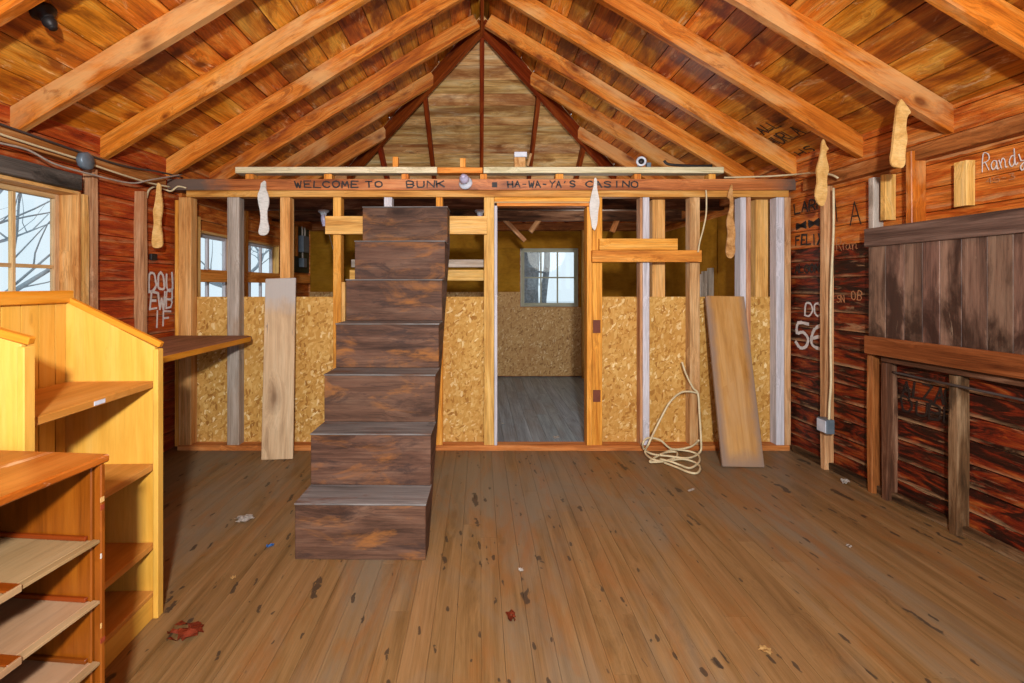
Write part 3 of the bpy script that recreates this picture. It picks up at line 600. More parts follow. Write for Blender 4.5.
# stick and brace seen in the doorway head, loose boards in the back room
GBk = 'back room sticks and boards'
tag(beam('brace', P(499, 214, 5.94), P(525, 241, 5.94), 0.05, 0.05, 'old_pine'), 'thin dark stick slanting down to the right inside the doorway head', 'brace', GBk)
tag(beam('brace', P(548, 208, 5.94), P(530, 232, 5.94), 0.05, 0.06, 'old_pine'), 'pale brace slanting down to the left inside the doorway head', 'brace', GBk)
tag(beam('brace', P(622, 208, 5.94), P(612, 232, 5.94), 0.05, 0.06, 'brown_stud'), 'brown brace in the opening right of the doorway', 'brace', GBk)
tag(bx('tie_beam', BL+.01, BR-.04, 4.97, 5.06, 2.07, 2.19, 'dark_stud', 'X'), 'dark tie beam carrying the two porcelain lamp holders', 'beam')
tag(bx('tie_beam', BL, BR, 5.9, 5.99, 2.08, 2.2, 'dark_stud', 'X'), 'dark tie beam across the back room roof', 'beam')
tag(bx('wall_plate', BL+0.02, BR-0.02, YF-0.09, YF-0.005, 2.10, 2.2, 'brown_stud', 'X'), 'brown plate along the top of the far wall', 'beam')
tag(bx('wall_plate', BL, BL+0.09, 4.13, YF-0.1, 2.10, 2.2, 'brown_stud', 'Y'), 'brown plate along the top of the back room left wall', 'beam')
tag(bx('wall_plate', BR-0.09, BR, 4.13, YF-0.1, 2.10, 2.2, 'brown_stud', 'Y'), 'brown plate along the top of the back room right wall', 'beam')
tag(bx('wall_stud', (582-480)/F*7.1, (589-480)/F*7.1, YF-0.10, YF-0.016, 0, 2.1, 'pine', 'Z'), 'pine stud just right of the back room window', 'stud')
tag(bx('wall_stud', BL+0.001, BL+0.08, 4.995, 5.08, 0, 2.095, 'pine', 'Z'), 'pale stud between the back room left windows, the nearer', 'stud')
tag(bx('wall_stud', BL+0.001, BL+0.08, 5.085, 5.14, 0, 2.095, 'orange_pine', 'Z'), 'orange stud between the back room left windows, the farther', 'stud')
tag(bx('wall_stud', BL+0.001, BL+0.08, 4.19, 4.265, 0, 1.9, 'pine', 'Z'), 'pale stud before the first back room left window', 'stud')
for i, (y, lb) in enumerate(((5.24, 'grey upright board against the back room right wall, nearest of three'), (5.38, 'grey upright board against the back room right wall, middle of three'), (5.52, 'grey upright board against the back room right wall, farthest of three'))):
    tag(bx('upright_board', BR-0.04, BR-0.018, y, y+0.11, 0, 1.50-0.03*i, 'grey_wood', 'Z'), lb, 'board', 'grey upright boards in the back room')
def socket(name, loc, ax, label, cat='lamp', bulb=None, parts=('porcelain', 'bulb')):
    ax = Vector(ax).normalized(); y = ax.orthogonal().normalized(); m = frame(y, ax.cross(y), ax, loc)
    r = thing(name, loc, label, cat)
    lathe('base', [(0.0, 0), (0.052, 0.0), (0.055, 0.012), (0.045, 0.022), (0.03, 0.03), (0.028, 0.05), (0, .05)], m, parts[0], r)
    if bulb:
        rr, L = bulb
        lathe('bulb', [(0.018, 0.05)]+[(max(0.018, rr*math.sin(math.pi*(0.2+0.8*k/10))), 0.05+L*(1-math.cos(math.pi*k/10))/2) for k in range(1, 11)], m, parts[1], r)
    return r
socket('lamp_holder', P(465.8, 183.6, 3.98), (-0.15, -1, 0.30), 'round white lamp holder with lilac bulb on the lettered beam', bulb=(0.038, 0.075))
s_ = socket('ceiling_lamp', Vector((-1.57, 5.015, 2.07)), (0.05, 0, -1), 'white porcelain lamp holder with bare bulb hanging left of the staircase', bulb=(0.03, 0.11))
cable('pull_cord', [P(324, 214, 4.99), P(330, 238, 4.9), P(334, 252, 4.9), P(336, 262, 4.9)], 0.004, 'cable_grey', s_)
s_ = socket('ceiling_lamp', Vector((0.0, 5.015, 2.07)), (0, 0, -1), 'white porcelain lamp holder half hidden beside the doorway post', bulb=(0.03, 0.09))

# ================================================================== ROOF FRAME
GR = 'roof rafters'
def zb(x): return ZB - SL*abs(x-RX)
def rafter(side, Y, xf, label, mat='rafter', xs=0.02):
    a = RX+side*xs; b = xf; n = Vector((side*sa, 0, ca))*RH/2
    p = Vector((a, Y, zb(a)))+n; q = Vector((b, Y, zb(b)))+n
    return tag(beam('rafter', p, q, 0.048, RH-0.006, mat, (side*sa, 0, ca), wob=0.003), label, 'rafter', GR)
RY = [2.13, 2.74, 3.345, 3.99, 4.58]
pos = ['nearest the viewer, cut by the top edge', 'second nearest the viewer', 'third nearest, just before the partition', 'standing right over the lettered beam', 'just behind the lettered beam, ending at the ridge end']
for i, Y in enumerate(RY):
    rafter(-1, Y, XL(Y)-LD-0.012 if Y < 4.1 else BL-.02, 'left slope rafter '+pos[i]); rafter(1, Y, XR(Y)+RD+0.01 if Y < 4.1 else BR+.02, 'right slope rafter '+pos[i])
for i, (Y, nm) in enumerate(((5.19, 'longest'), (5.80, 'middle'), (6.41, 'shortest'))):
    xs = Y-HY-0.03
    rafter(-1, Y, BL-.02, 'left slope jack rafter meeting the left hip, the '+nm+' of three', 'rafter', xs); rafter(1, Y, BR+.02, 'right slope jack rafter meeting the right hip, the '+nm+' of three', 'rafter', xs)
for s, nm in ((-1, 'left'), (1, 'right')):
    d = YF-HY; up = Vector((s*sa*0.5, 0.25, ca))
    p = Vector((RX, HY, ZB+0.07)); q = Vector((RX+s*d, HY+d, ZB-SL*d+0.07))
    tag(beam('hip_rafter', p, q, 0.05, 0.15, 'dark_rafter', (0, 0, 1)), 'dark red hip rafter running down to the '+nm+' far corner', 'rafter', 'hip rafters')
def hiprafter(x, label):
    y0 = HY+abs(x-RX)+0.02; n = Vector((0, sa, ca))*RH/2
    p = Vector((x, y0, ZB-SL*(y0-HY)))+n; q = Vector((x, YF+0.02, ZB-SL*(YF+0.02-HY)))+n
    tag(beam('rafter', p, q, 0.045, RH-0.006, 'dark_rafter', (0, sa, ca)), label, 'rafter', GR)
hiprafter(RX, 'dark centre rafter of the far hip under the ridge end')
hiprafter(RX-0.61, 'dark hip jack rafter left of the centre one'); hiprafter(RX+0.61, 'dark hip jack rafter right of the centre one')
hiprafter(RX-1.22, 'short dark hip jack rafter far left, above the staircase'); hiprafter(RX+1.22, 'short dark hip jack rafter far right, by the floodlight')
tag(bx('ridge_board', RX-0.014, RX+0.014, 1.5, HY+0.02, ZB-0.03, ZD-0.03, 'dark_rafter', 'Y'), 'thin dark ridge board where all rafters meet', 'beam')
# writing on the right slope
def deckpt(px, py):
    k = (px-480)/F; h = (285-py)/F; Y = (ZD-1.32+SL*RX)/(h+SL*k); return Vector((k*Y, Y, 1.32+h*Y)) + Vector((-sa, 0, -ca))*0.005
for txt, px, py, w, h in (('ALL', 764, 134, 0.22, 0.085), ('HURLA', 776, 146, 0.36, 0.10), ('HS', 803, 156, 0.16, 0.075)):
    writing('lettering', txt, frame((0, -1, 0), (-ca, 0, sa), (-sa, 0, -ca), deckpt(px, py)), w, h, 'ink', ceilR, 0.011)
kn = socket('ceiling_lamp', deckpt(42, 6)*1.0 if False else Vector((-2.04, 2.33, 2.60)), (sa, 0, -ca), 'small dark lamp fitting on the roof boards at the upper left', parts=('iron', 'iron'), bulb=(0.03, 0.05))

# ================================================================== LEFT WALL FRAME
def upright(side, pxa, pxb, z0, z1, dep, mat, label, name='wall_stud', proud=0.0, group=None, th=0.04):
    """stud of a side wall: left wall by the px of its near front edge (pxb), right wall by far front edge (pxa) and near foot (pxb)"""
    if side < 0:
        ya = YL(pxb, proud); yb = ya+th; yc = (ya+yb)/2; c = Vector((XL(yc)+proud-dep/2, yc, 0)); u = NL
    else:
        yb = YR(pxa, proud); ya = min(YR(pxb, proud-dep), yb-th); yc = (ya+yb)/2; c = Vector((XR(yc)-proud+dep/2, yc, 0)); u = NR
    return tag(beam(name, c+Vector((0, 0, z0)), c+Vector((0, 0, z1)), yb-ya, dep, mat, u, wob=0.0015), label, 'stud', group)
GL = 'left wall studs'
upright(-1, 86.5, 93, 0, 2.06, LD, 'old_pine', 'brown stud right of the left window, nearest the partition of its pair', group=GL)
upright(-1, 77.5, 84, 0, 1.885, LD, 'pine', 'pale stud touching the far jamb of the left window', group=GL)
upright(-1, 132, 143.5, 0, 2.0, LD, 'old_pine', 'pale brown stud on the left wall beside the white painted words', group=GL)
def along(side, Ya, Yb, z0, z1, dep, proud, mat, label, name, cat='beam'):
    """board along a side wall; front face at proud in front of the stud face"""
    if side < 0: g = lambda y: Vector((XL(y)+proud-dep/2, y, (z0+z1)/2))
    else: g = lambda y: Vector((XR(y)-proud+dep/2, y, (z0+z1)/2))
    return tag(beam(name, g(Ya), g(Yb), dep, z1-z0, mat), label, cat)
along(-1, 0.3, YL(82, .03), 1.897, 1.99, 0.05, 0.035, 'header', 'dark grey header board over the left window', 'window_header')
along(-1, 0.3, 3.87, 2.07, 2.15, LD, 0.0, 'brown_stud', 'brown wall plate along the top of the left wall', 'wall_plate')
LT = lambda px, py, off=-LD: frame(DL, (0, 0, 1), NL, PL(px, py, off)+NL*0.006)
for txt, px, py, w, h in (('DOU', 148.5, 291, 0.27, 0.13), ('EWB', 149.5, 309, 0.25, 0.13), ('IF', 152, 326, 0.2, 0.11)):
    writing('lettering', txt, LT(px, py), w, h, 'chalk', wl, 0.018, 0.08)
op = PL(152, 257, -LD)
tag(beam('outlet_plate', op-NL*.0, op+NL*0.02, 0.07, 0.05, 'iron'), 'small dark outlet plate on the left wall below the bottle shaped cutout', 'outlet')
# cables on the left wall
jb = thing('junction_box', PL(82, 161, 0.03), 'round grey junction box on the cable above the left window', 'junction box')
lathe('box', [(0, 0), (0.05, 0), (0.055, 0.01), (0.055, 0.035), (0.05, 0.042), (0, 0.042)], frame((0, 0, 1), (0, 1, 0), (1, 0, 0), PL(82, 161, 0.035)), 'metal', jb, 8)
cable('cable', [PL(-40, 120, .03), PL(0, 134, .03), PL(40, 147, .03), PL(82, 160, .03)], 0.007, 'cable', jb); cable('cable', [PL(82, 161, .03), PL(120, 174, .03), PL(150, 183, .03), PL(170, 187, .045)], 0.007, 'cable', jb)
tag(cable('cable', [PL(-40, 110, .02), PL(0, 124, .02), PL(60, 145, .02), PL(120, 165, .02), PL(160, 172, .05), P(182, 177.5, 3.965)], 0.007, 'cable_dark'), 'dark cable, topmost of those along the left wall', 'cable', 'left wall cables')
tag(cable('cable', [PL(-40, 133, .05), PL(0, 143, .05), PL(28, 150, .05), PL(55, 164, .05), PL(90, 174, .05), PL(130, 183, .05), PL(150, 180, .07), P(182, 174.5, 3.96)], 0.006, 'cable_grey'), 'thin grey cable sagging below the junction box', 'cable', 'left wall cables')
tag(cable('cable', [P(186, 188, 3.965), P(178, 186.5, 3.965), P(171, 191, 3.93), P(164, 189, 3.9), P(156, 186.5, 3.8), P(149, 190, 3.72), P(146.5, 198, 3.68)], 0.007, 'cable'), 'short pale cable looping under the corner to the brown stud', 'cable', 'left wall cables')

# shelf by the left wall
sh = thing('wall_shelf', (-2.1, 3.2, 0.0), 'brown board shelf between the yellow bookcase and the partition', 'shelf')
prism('shelf_board', [(2.06, 2.42), (3.965, 2.425), (3.965, 1.84), (3.9, 1.78), (2.06, 1.79)], 0.042, frame((0, 1, 0), (-1, 0, 0), (0, 0, 1), (0, 0, 0.878)), 'shelf', sh, 0.004)
bx('cleat', -2.44, -2.40, 3.67, 3.97, 0.83, 0.876, 'pine', 'Y', sh); bx('front_edging', -1.788, -1.776, 2.06, 3.88, 0.882, 0.918, 'yellow_edge', 'Y', sh)
bx('bracket', -2.44, -1.86, 2.30, 2.34, 0.83, 0.876, 'pine', 'X', sh); bx('bracket_leg', -1.90, -1.86, 2.30, 2.34, 0.0, 0.828, 'pine', 'Z', sh)

# ================================================================== RIGHT WALL FRAME
GRt = 'right wall studs'
upright(1, 820, 834, 0, 2.03, RD, 'old_pine', 'brown stud carrying the pale cable and outlet box', group=GRt)
upright(1, 866.5, 880, 0, 0.88, RD, 'brown_stud', 'orange brown stud under the shutter end, left of its pair', group=GRt)
upright(1, 881, 893.5, 0, 0.84, RD, 'dark_stud', 'charred stud under the shutter end, right of its pair', group=GRt)
upright(1, 948, 970, 0, 0.84, RD, 'dark_stud', 'charred stud under the middle of the shutter', group=GRt)
upright(1, 868, 878, 1.68, 2.0, RD, 'grey_wood', 'grey short stud above the shutter end, leftmost of the row', group=GRt)
upright(1, 880, 893, 1.72, 2.0, RD, 'pine', 'pale short stud beside the grey one above the shutter', group=GRt)
upright(1, 905, 925, 1.66, 2.09, RD+.02, 'rafter', 'taller brown short stud overlapping the wall plate above the shutter', proud=0.02, group=GRt)
upright(1, 953, 974, 1.735, 1.97, 0.05, 'pine', 'pale short block right of the hanging cutout beside the white signature', 'wall_block', proud=-0.02, group=GRt, th=0.07)
along(1, -0.8, 3.80, 2.035, 2.12, RD, 0.0, 'brown_stud', 'brown wall plate along the top of the right wall', 'wall_plate')
along(1, -0.8, 3.97, 0.0, 0.05, RD-0.03, -0.03, 'dark_stud', 'dirty sill plate on the floor along the right wall', 'sill_plate')
along(1, -0.8, YR(880), 0.845, 0.885, RD, -0.002, 'dark_stud', 'grey sill under the red brown shutter rail', 'sill_board')
# boarded shutter
YS0, YS1 = 0.75, YR(866, 0.04)
sht = thing('boarded_shutter', (XR(2.0), 2.0, 0.885), 'large weathered shutter of dark vertical boards on the right wall', 'shutter')
def rp(Y, off, z): return Vector((XR(Y)-off, Y, z))
y = YS1; k = 0; R = random.Random(3)
while y > YS0:
    w = R.choice((0.10, 0.125, 0.145, 0.115)); y2 = max(y-w, YS0); yc = (y+y2)/2; off = 0.012+R.uniform(0, .004)
    beam('plank', rp(yc, off, 0.97), rp(yc, off, 1.66), y-y2-0.0015, 0.02, 'shutter', NR, sht, 0.0012); y = y2
for z0, z1, mt, nm in ((1.56, 1.675, 'shutter_rail', 'top_rail'), (0.888, 1.0, 'red_rail', 'bottom_rail')):
    beam(nm, rp(YS0, 0.035, (z0+z1)/2), rp(YS1+0.01, 0.035, (z0+z1)/2), 0.022, z1-z0, mt, (0, 0, 1), sht, 0.003)
RT = lambda px, py, off=-RD: frame(-DR, (0, 0, 1), NR, PR(px, py, off)+NR*0.008)
for txt, px, py, w, h, mt, sw, par in (('LARR', 796, 214, 0.30, 0.075, 'ink', .014, wru), ('##', 798, 230, 0.24, 0.06, 'ink', .022, wru), ('FELIX', 797, 246, 0.28, 0.075, 'ink', .014, wru), ('ALGON', 796, 273, 0.26, 0.06, 'ink', .012, wr),
        ('DO', 806, 315, 0.17, 0.09, 'chalk', .014, wr), ('56', 797, 345, 0.30, 0.19, 'chalk', .024, wr), ('A', 851, 226, 0.09, 0.17, 'ink', .008, wru), ('I', 836, 222, 0.04, 0.17, 'ink', .008, wru), ('Rr', 838, 251, 0.10, 0.09, 'faint', .005, wru), ('an', 847, 250, 0.10, 0.07, 'faint', .004, wru),
        ('ALZAR', 904, 394, 0.32, 0.085, 'ink', .013, wr), ('DUBE', 904, 410, 0.32, 0.08, 'ink', .013, wr), ('Randy', 984, 172, 0.20, 0.085, 'chalk', .0042, wru), ('45-3', 988, 184, 0.13, 0.028, 'faint', .0035, wru)):
    writing('lettering', txt, RT(px, py), w, h, mt, par, sw)
# smudged initials lower down
writing('lettering', 'SN', RT(838, 302), 0.07, 0.05, 'faint', wr, 0.006); writing('lettering', 'OB', RT(853, 300), 0.08, 0.06, 'faint', wr, 0.006)
# outlet and cable
ob = thing('outlet_box', PR(826, 424, 0.02), 'grey outlet box at the end of the pale cable on the brown stud', 'outlet')
oy = YR(827, .02); ox = XR(oy)
bx('box', ox-0.055, ox+0.0, oy-0.05, oy+0.05, PR(826, 432, .02).z, PR(826, 418, .02).z, 'metal', 'Z', ob); bx('cover_plate', ox-0.062, ox-0.056, oy-0.045, oy+0.045, PR(826, 431, .02).z, PR(826, 419, .02).z, 'porcelain', 'Z', ob)
cable('cable', [PR(833.5, 188, .012), PR(833.5, 230, .012), PR(831, 290, .012), PR(830.5, 340, .012), PR(831, 380, .012), PR(829.5, 405, .02), PR(829, 420, .03)], 0.008, 'cable', ob)
tag(cable('cable', [PR(893, 372, -.03), PR(920, 378, -.04), PR(948, 384, .012), PR(972, 389, .01), PR(1000, 395, -.02), PR(1040, 404, -.04)], 0.007, 'cable_dark'), 'dark cable strung below the shutter sill', 'cable')
tag(cable('cable', [P(724, 177.6, 4.04), P(745, 177.0, 4.02), P(770, 176.2, 3.98), P(795, 174.4, 3.85), P(812, 173, 3.62), P(830, 174.5, 3.45), P(838, 178, 3.38)], 0.007, 'cable'), 'white cable running over the right grey end of the lettered beam', 'cable')
tag(cable('cable', [P(706, 190, 3.97), P(706.5, 200, 3.975), P(706, 215, 3.975), P(703, 230, 3.97), P(700, 241, 3.96), P(698, 252, 3.925)], 0.006, 'cable'), 'pale cord dangling from the top plate beside the nailed boards', 'cord')

# ================================================================== STAIRCASE
st = thing('staircase', (-0.57, 3.1, 0), 'steep worn wooden staircase of seven dark steps leaning on the partition', 'staircase')
SX0, SX1, RUN, RISE, Y0 = -0.880, -0.250, 0.2165, 0.2715, 2.42
poly = [(Y0+0.022, 0.0)]
for i in range(1, 8):
    yy = Y0+RUN*(i-1)+0.022; poly += [(yy, RISE*i-0.009), (yy+RUN, RISE*i-0.009)] if i < 7 else [(yy, RISE*i-0.009), (3.93, RISE*i-0.009)]
poly += [(3.93, 1.60), (2.56, 0.0)]
for x in (SX0, SX1-0.022):
    prism('stringer', poly, 0.022, frame((0, 1, 0), (0, 0, 1), (1, 0, 0), (x, 0, 0)), 'stringer', st, 0.002)
for i in range(1, 8):
    yy = Y0+RUN*(i-1); ye = yy+RUN+0.02 if i < 7 else 3.965
    bx('riser', SX0, SX1, yy, yy+0.021, RISE*(i-1)+(0.001 if i > 1 else 0), RISE*i-0.008, 'riser', 'X', st, 0.003)
    bx('tread', SX0-0.002, SX1+0.003, yy-0.006, ye, RISE*i-0.0075, RISE*i, 'tread', 'X', st, 0.002)

st.rotation_euler.z = -0.016; st.location.y -= 0.02

# ================================================================== BOOKCASE AND DRESSER
bk = thing('bookcase', (-1.5, 1.72, 0), 'tall yellow pine bookcase with sloping sides against the left wall', 'bookcase')
BF, BB = -1.266, -1.646      # front, back x
yN, yFr = 1.385, 1.985
def side(yc, zf, zbk, nm='side_panel'):
    prism(nm, [(0, BB), (zbk, BB), (zf, BF-0.022), (0, BF-0.022)], 0.022, frame((0, 0, 1), (1, 0, 0), (0, 1, 0), (0, yc, 0)), 'yellow', bk, 0.002)
    beam('top_trim', (BB, yc+0.011, zbk+0.008), (BF-0.001, yc+0.011, zf+0.008), 0.026, 0.022, 'yellow_edge', (0, 0, 1), bk, 0.003)
    bx('face_stile', BF-0.02, BF, yc-0.016, yc+0.022, 0, zf-0.006, 'yellow', 'Z', bk)
side(yFr, 1.072, 1.262); side(yN, 1.155, 1.262)
nb = 8
bkp = bmesh.new(); R = random.Random(5); yy = yN+0.023
while yy < yFr-0.001:
    y2 = min(yy+0.075, yFr-0.001); v = bbox(bkp, 0.0, 1.25, yy+0.0025, y2-0.0025, 0, 0.0095); bbox(bkp, 0, 1.25, yy, y2, 0.010, 0.016); yy = y2
link('back_panel', bkp, 'yellow', frame((0, 0, 1), (0, 1, 0), (-1, 0, 0), (BB+0.014, 0, 0)), bk)
bx('back_rail', BB-0.004, BB+0.03, yN, yFr+0.02, 1.25, 1.298, 'yellow_edge', 'Y', bk)
for z in (0.938, 0.61, 0.297):
    bx('shelf', BB+0.02, BF-0.022, yN+0.023, yFr-0.001, z-0.026, z, 'yellow_shelf', 'Y', bk); 
bx('bottom_shelf', BB+0.02, BF-0.022, yN+0.023, yFr-0.001, 0.085, 0.105, 'yellow_shelf', 'Y', bk)
bx('kickboard', BF-0.03, BF-0.022, yN+0.023, yFr-0.001, 0.0, 0.085, 'yellow', 'Y', bk, 0.001)
bx('shelf_sticker', BF-0.0225, BF-0.0205, 1.66, 1.71, 0.917, 0.931, 'porcelain', 'Y', bk, 0, label='small pale blue sticker on the shelf edge')

bk.rotation_euler.z = 0.03

ds = thing('dresser', (-1.3, 1.0, 0), 'orange brown dresser missing its drawers, scuffed top, beside the yellow bookcase', 'dresser')
ang = 0.095                         # direction of the front relative to +Y
dx = Vector((math.sin(ang), math.cos(ang), 0)); dn = Vector((math.cos(ang), -math.sin(ang), 0))
dO = Vector((-0.978, 1.306, 0))     # far front corner on the floor
LEN, DEP, DH = 0.92, 0.43, 0.876
def dp(a, b, z): return dO - dx*a - dn*b + Vector((0, 0, z))   # a towards the viewer, b towards the wall
def dbox(nm, a0, a1, b0, b1, z0, z1, mat, ax, bevel=0.003, **kw):
    ac, bc, zc = (a0+a1)/2, (b0+b1)/2, (z0+z1)/2
    if ax == 'a': return beam(nm, dp(a0, bc, zc), dp(a1, bc, zc), b1-b0, z1-z0, mat, (0, 0, 1), ds, bevel, **kw)
    if ax == 'b': return beam(nm, dp(ac, b0, zc), dp(ac, b1, zc), a1-a0, z1-z0, mat, (0, 0, 1), ds, bevel, **kw)
    return beam(nm, dp(ac, bc, z0), dp(ac, bc, z1), a1-a0, b1-b0, mat, dn, ds, bevel, **kw)
dbox('top', -0.012, LEN+0.012, -0.003, DEP, DH-0.02, DH, 'dresser_top', 'a', 0.005)
for a in (0.0, LEN-0.02): dbox('side_panel', a, a+0.02, 0.022, DEP-0.008, 0, DH-0.021, 'dresser', 'z')
for a in (0.0, LEN-0.014): dbox('face_stile', a, a+0.014, 0.0, 0.021, 0, DH-0.021, 'dresser', 'z')
dbox('back_panel', 0.0, LEN, DEP-0.007, DEP, 0.02, DH-0.021, 'dresser', 'z', 0.001)
for k, z in enumerate((0.662, 0.505, 0.347, 0.19)):
    dbox('dust_panel', 0.0205, LEN-0.0205, 0.0225, DEP-0.008, z-0.008, z, 'dustboard', 'a', 0.001)
    dbox('front_lip', 0.0145, LEN-0.0145, 0.002, 0.022, z-0.008, z, 'dustboard', 'a', 0.001)
    dbox('side_runner', 0.0205, 0.030, 0.03, DEP-0.01, z+0.001, z+0.012, 'dresser', 'b', 0.001)
    dbox('drawer_guide', 0.215, 0.245, 0.004, DEP-0.05, z+0.001, z+0.006, 'dresser', 'b', 0.002); dbox('drawer_guide', 0.262, 0.292, 0.004, DEP-0.05, z+0.001, z+0.006, 'dresser', 'b', 0.002)
    dbox('guide_end', 0.22, 0.285, -0.004, 0.0015, z-0.008, z+0.008, 'dustboard', 'a', 0.002)
dbox('plinth', 0.031, LEN-0.031, 0.004, 0.02, 0.0, 0.07, 'dresser', 'a', 0.002)
for z, c in ((0.765, 'tan_paper'), (0.62, 'paper'), (0.44, 'tan_paper'), (0.745, 'red_paper'), (0.40, 'red_paper')):
    dbox('scuff', 0.002+.01*(z % .02)/.02, 0.016, -0.0008, 0.0005, z-0.007, z+0.006, c, 'z', 0, label='chipped mark on the dresser stile')

# ================================================================== LEANING BOARDS, CABLE COIL
a = P(279.5, 458, 3.80); a.z = 0.0
def leaning(name, xb0, xb1, xt0, xt1, Yb, Yt, zt, t, mat, label):
    b = Vector(((xb0+xb1)/2, Yb, 0)); e = Vector(((xt0+xt1)/2, Yt, zt)); d = (e-b); L = d.length; x = d.normalized()
    y = Vector((-1, 0, 0)); y = (y - x*y.dot(x)).normalized(); z = x.cross(y)
    w = xb1-xb0
    bm = bmesh.new(); bbox(bm, 0, L, -w/2, w/2, 0, t); bev(bm, 0.004)
    off = Vector((0, 0, abs(z.z)*0)) 
    return tag(link(name, bm, mat, frame(x, y, z, b)), label, 'board')
leaning('leaning_board', (262-480)/F*3.79, (293.5-480)/F*3.79, (263.5-480)/F*3.95, (297-480)/F*3.95, 3.79, 3.97, 1.372, 0.018, 'board_l', 'grey topped tan board leaning on the studs left of the staircase')
lb = leaning('leaning_plank', 1.752, 2.055, 1.775, 2.08, 3.63, 3.955, 1.228, 0.024, 'board_r', 'wide orange brown plank leaning on the studs near the right corner')
coil = []
cg = thing('cable_coil', P(672, 462, 3.7)*1.0, 'beige cable coiled in loose loops on the floor right of the doorway', 'cable')
cg.location.z = 0; ROOT[cg.name] = Matrix.Translation(cg.location)
def fl(px, py, z=0.012): 
    Y = (1.32-z)*F/(py-285); return P(px, py, Y)
cable('cable', [P(682, 362, 3.98), P(686, 374, 3.975), P(693, 388, 3.97), P(698, 394, 3.96), P(699.5, 415, 3.93), P(701, 440, 3.86), fl(700, 452, .03), fl(688, 458, .02), fl(668, 456, .03), fl(652, 454, .03), fl(644, 449, .04), P(643, 443, 3.86), P(648, 438, 3.88), P(660, 440, 3.88), fl(672, 449, .04), fl(690, 447, .05), P(699, 440, 3.85)], 0.008, 'cable', cg)
cable('cable', [P(697, 393, 3.955), P(689, 391.5, 3.95), P(680, 393, 3.93), P(670, 402, 3.9), P(662, 416, 3.88), P(654, 432, 3.85), P(649, 443, 3.8), fl(645, 452, .03), fl(652, 459, .02), fl(664, 461), fl(676, 457, .02), fl(676, 452, .03), fl(664, 453, .03), fl(650, 461, .015), fl(655, 462), fl(668, 461), fl(682, 459, .02), fl(694, 462), fl(700, 467), fl(697, 473), fl(688, 472), fl(676, 467), fl(664, 462.5)], 0.008, 'cable', cg)
cable('cable', [fl(660, 459, .026), fl(672, 462, .026), fl(680, 465, .014), fl(690, 468), fl(699, 462), fl(698, 455, .02), fl(688, 451, .03), fl(672, 450, .03), fl(660, 455, .035)], 0.008, 'cable', cg)

# ================================================================== HANGING CUTOUTS
def cutout(name, pts, ox, oy, sc, Y, t, mat, label):
    w = [P(ox+x/sc, oy+y/sc, Y) for x, y in pts]; cx = sum(p.x for p in w)/len(w); z0 = min(p.z for p in w)
    poly = [(p.x-cx, p.z-z0) for p in w][::-1]
    pts3 = smooth_pts([Vector((x, y, 0)) for x, y in poly]+[Vector((*poly[0], 0))], 3)[:-1]
    return tag(prism(name, [(p.x, p.y) for p in pts3], t, frame((1, 0, 0), (0, 0, 1), (0, -1, 0), (cx, Y+t, z0)), mat, None, 0.002), label, 'wooden cutout', 'hanging wooden cutouts')
N_ = 'wooden_cutout'
c1 = cutout(N_, [(115, 100), (128, 105), (130, 140), (135, 170), (137, 200), (134, 230), (128, 270), (134, 310), (137, 350), (135, 368), (118, 376), (97, 372), (92, 350), (95, 310), (101, 270), (98, 220), (104, 190), (110, 150)], 130, 160, 4.27, 3.66, 0.014, 'cut_tan', 'bottle shaped tan cutout hanging from the cable in the left corner')
cutout(N_, [(573, 88), (580, 98), (578, 118), (590, 150), (592, 185), (585, 220), (587, 260), (593, 290), (588, 312), (572, 322), (552, 318), (549, 300), (556, 265), (556, 225), (547, 180), (545, 145), (555, 125), (558, 100)], 130, 160, 4.27, 3.966, 0.013, 'cut_grey', 'pale grey cutout hanging on the lettered beam above the leaning grey board')
cutout(N_, [(492, 75), (500, 85), (500, 120), (508, 160), (510, 185), (505, 220), (502, 260), (497, 285), (490, 300), (478, 285), (475, 260), (470, 230), (468, 190), (475, 150), (485, 110), (487, 85)], 480, 160, 4.27, 3.966, 0.013, 'cut_grey', 'grey pointed cutout hanging at the right corner of the doorway')
cutout(N_, [(390, 103), (397, 115), (395, 130), (398, 160), (400, 200), (398, 240), (405, 280), (408, 320), (405, 360), (408, 385), (400, 410), (388, 420), (372, 412), (368, 385), (372, 350), (376, 310), (371, 270), (375, 240), (385, 200), (385, 165), (375, 160), (378, 140)], 640, 160, 4.27, 3.966, 0.013, 'cut_brown', 'thin brown cutout hanging in the opening above the leaning plank')
cutout(N_, [(823.5, 139), (825.3, 142), (826.6, 146), (829.4, 149), (826.6, 150.7), (826.4, 156.5), (828, 163), (829, 169), (828.7, 172), (827, 178), (827.5, 188), (827, 196), (824, 205.5), (819.5, 204.5), (815.6, 196), (816.5, 188), (818, 180), (817, 172), (817.5, 167), (820, 158), (821.5, 150), (822, 144)], 0, 0, 1, 3.303, 0.014, 'cut_tan', 'tan knife shaped cutout hanging from a rafter over the brown stud')
cutout(N_, [(485, 338), (497, 355), (517, 382), (505, 395), (502, 410), (500, 440), (505, 470), (500, 500), (497, 530), (497, 555), (490, 572), (470, 572), (455, 565), (449, 545), (455, 500), (460, 450), (466, 400), (470, 365), (478, 345)], 760, 0, 3.417, 2.698, 0.014, 'cut_tan', 'largest tan cutout hanging from a rafter above the shutter')

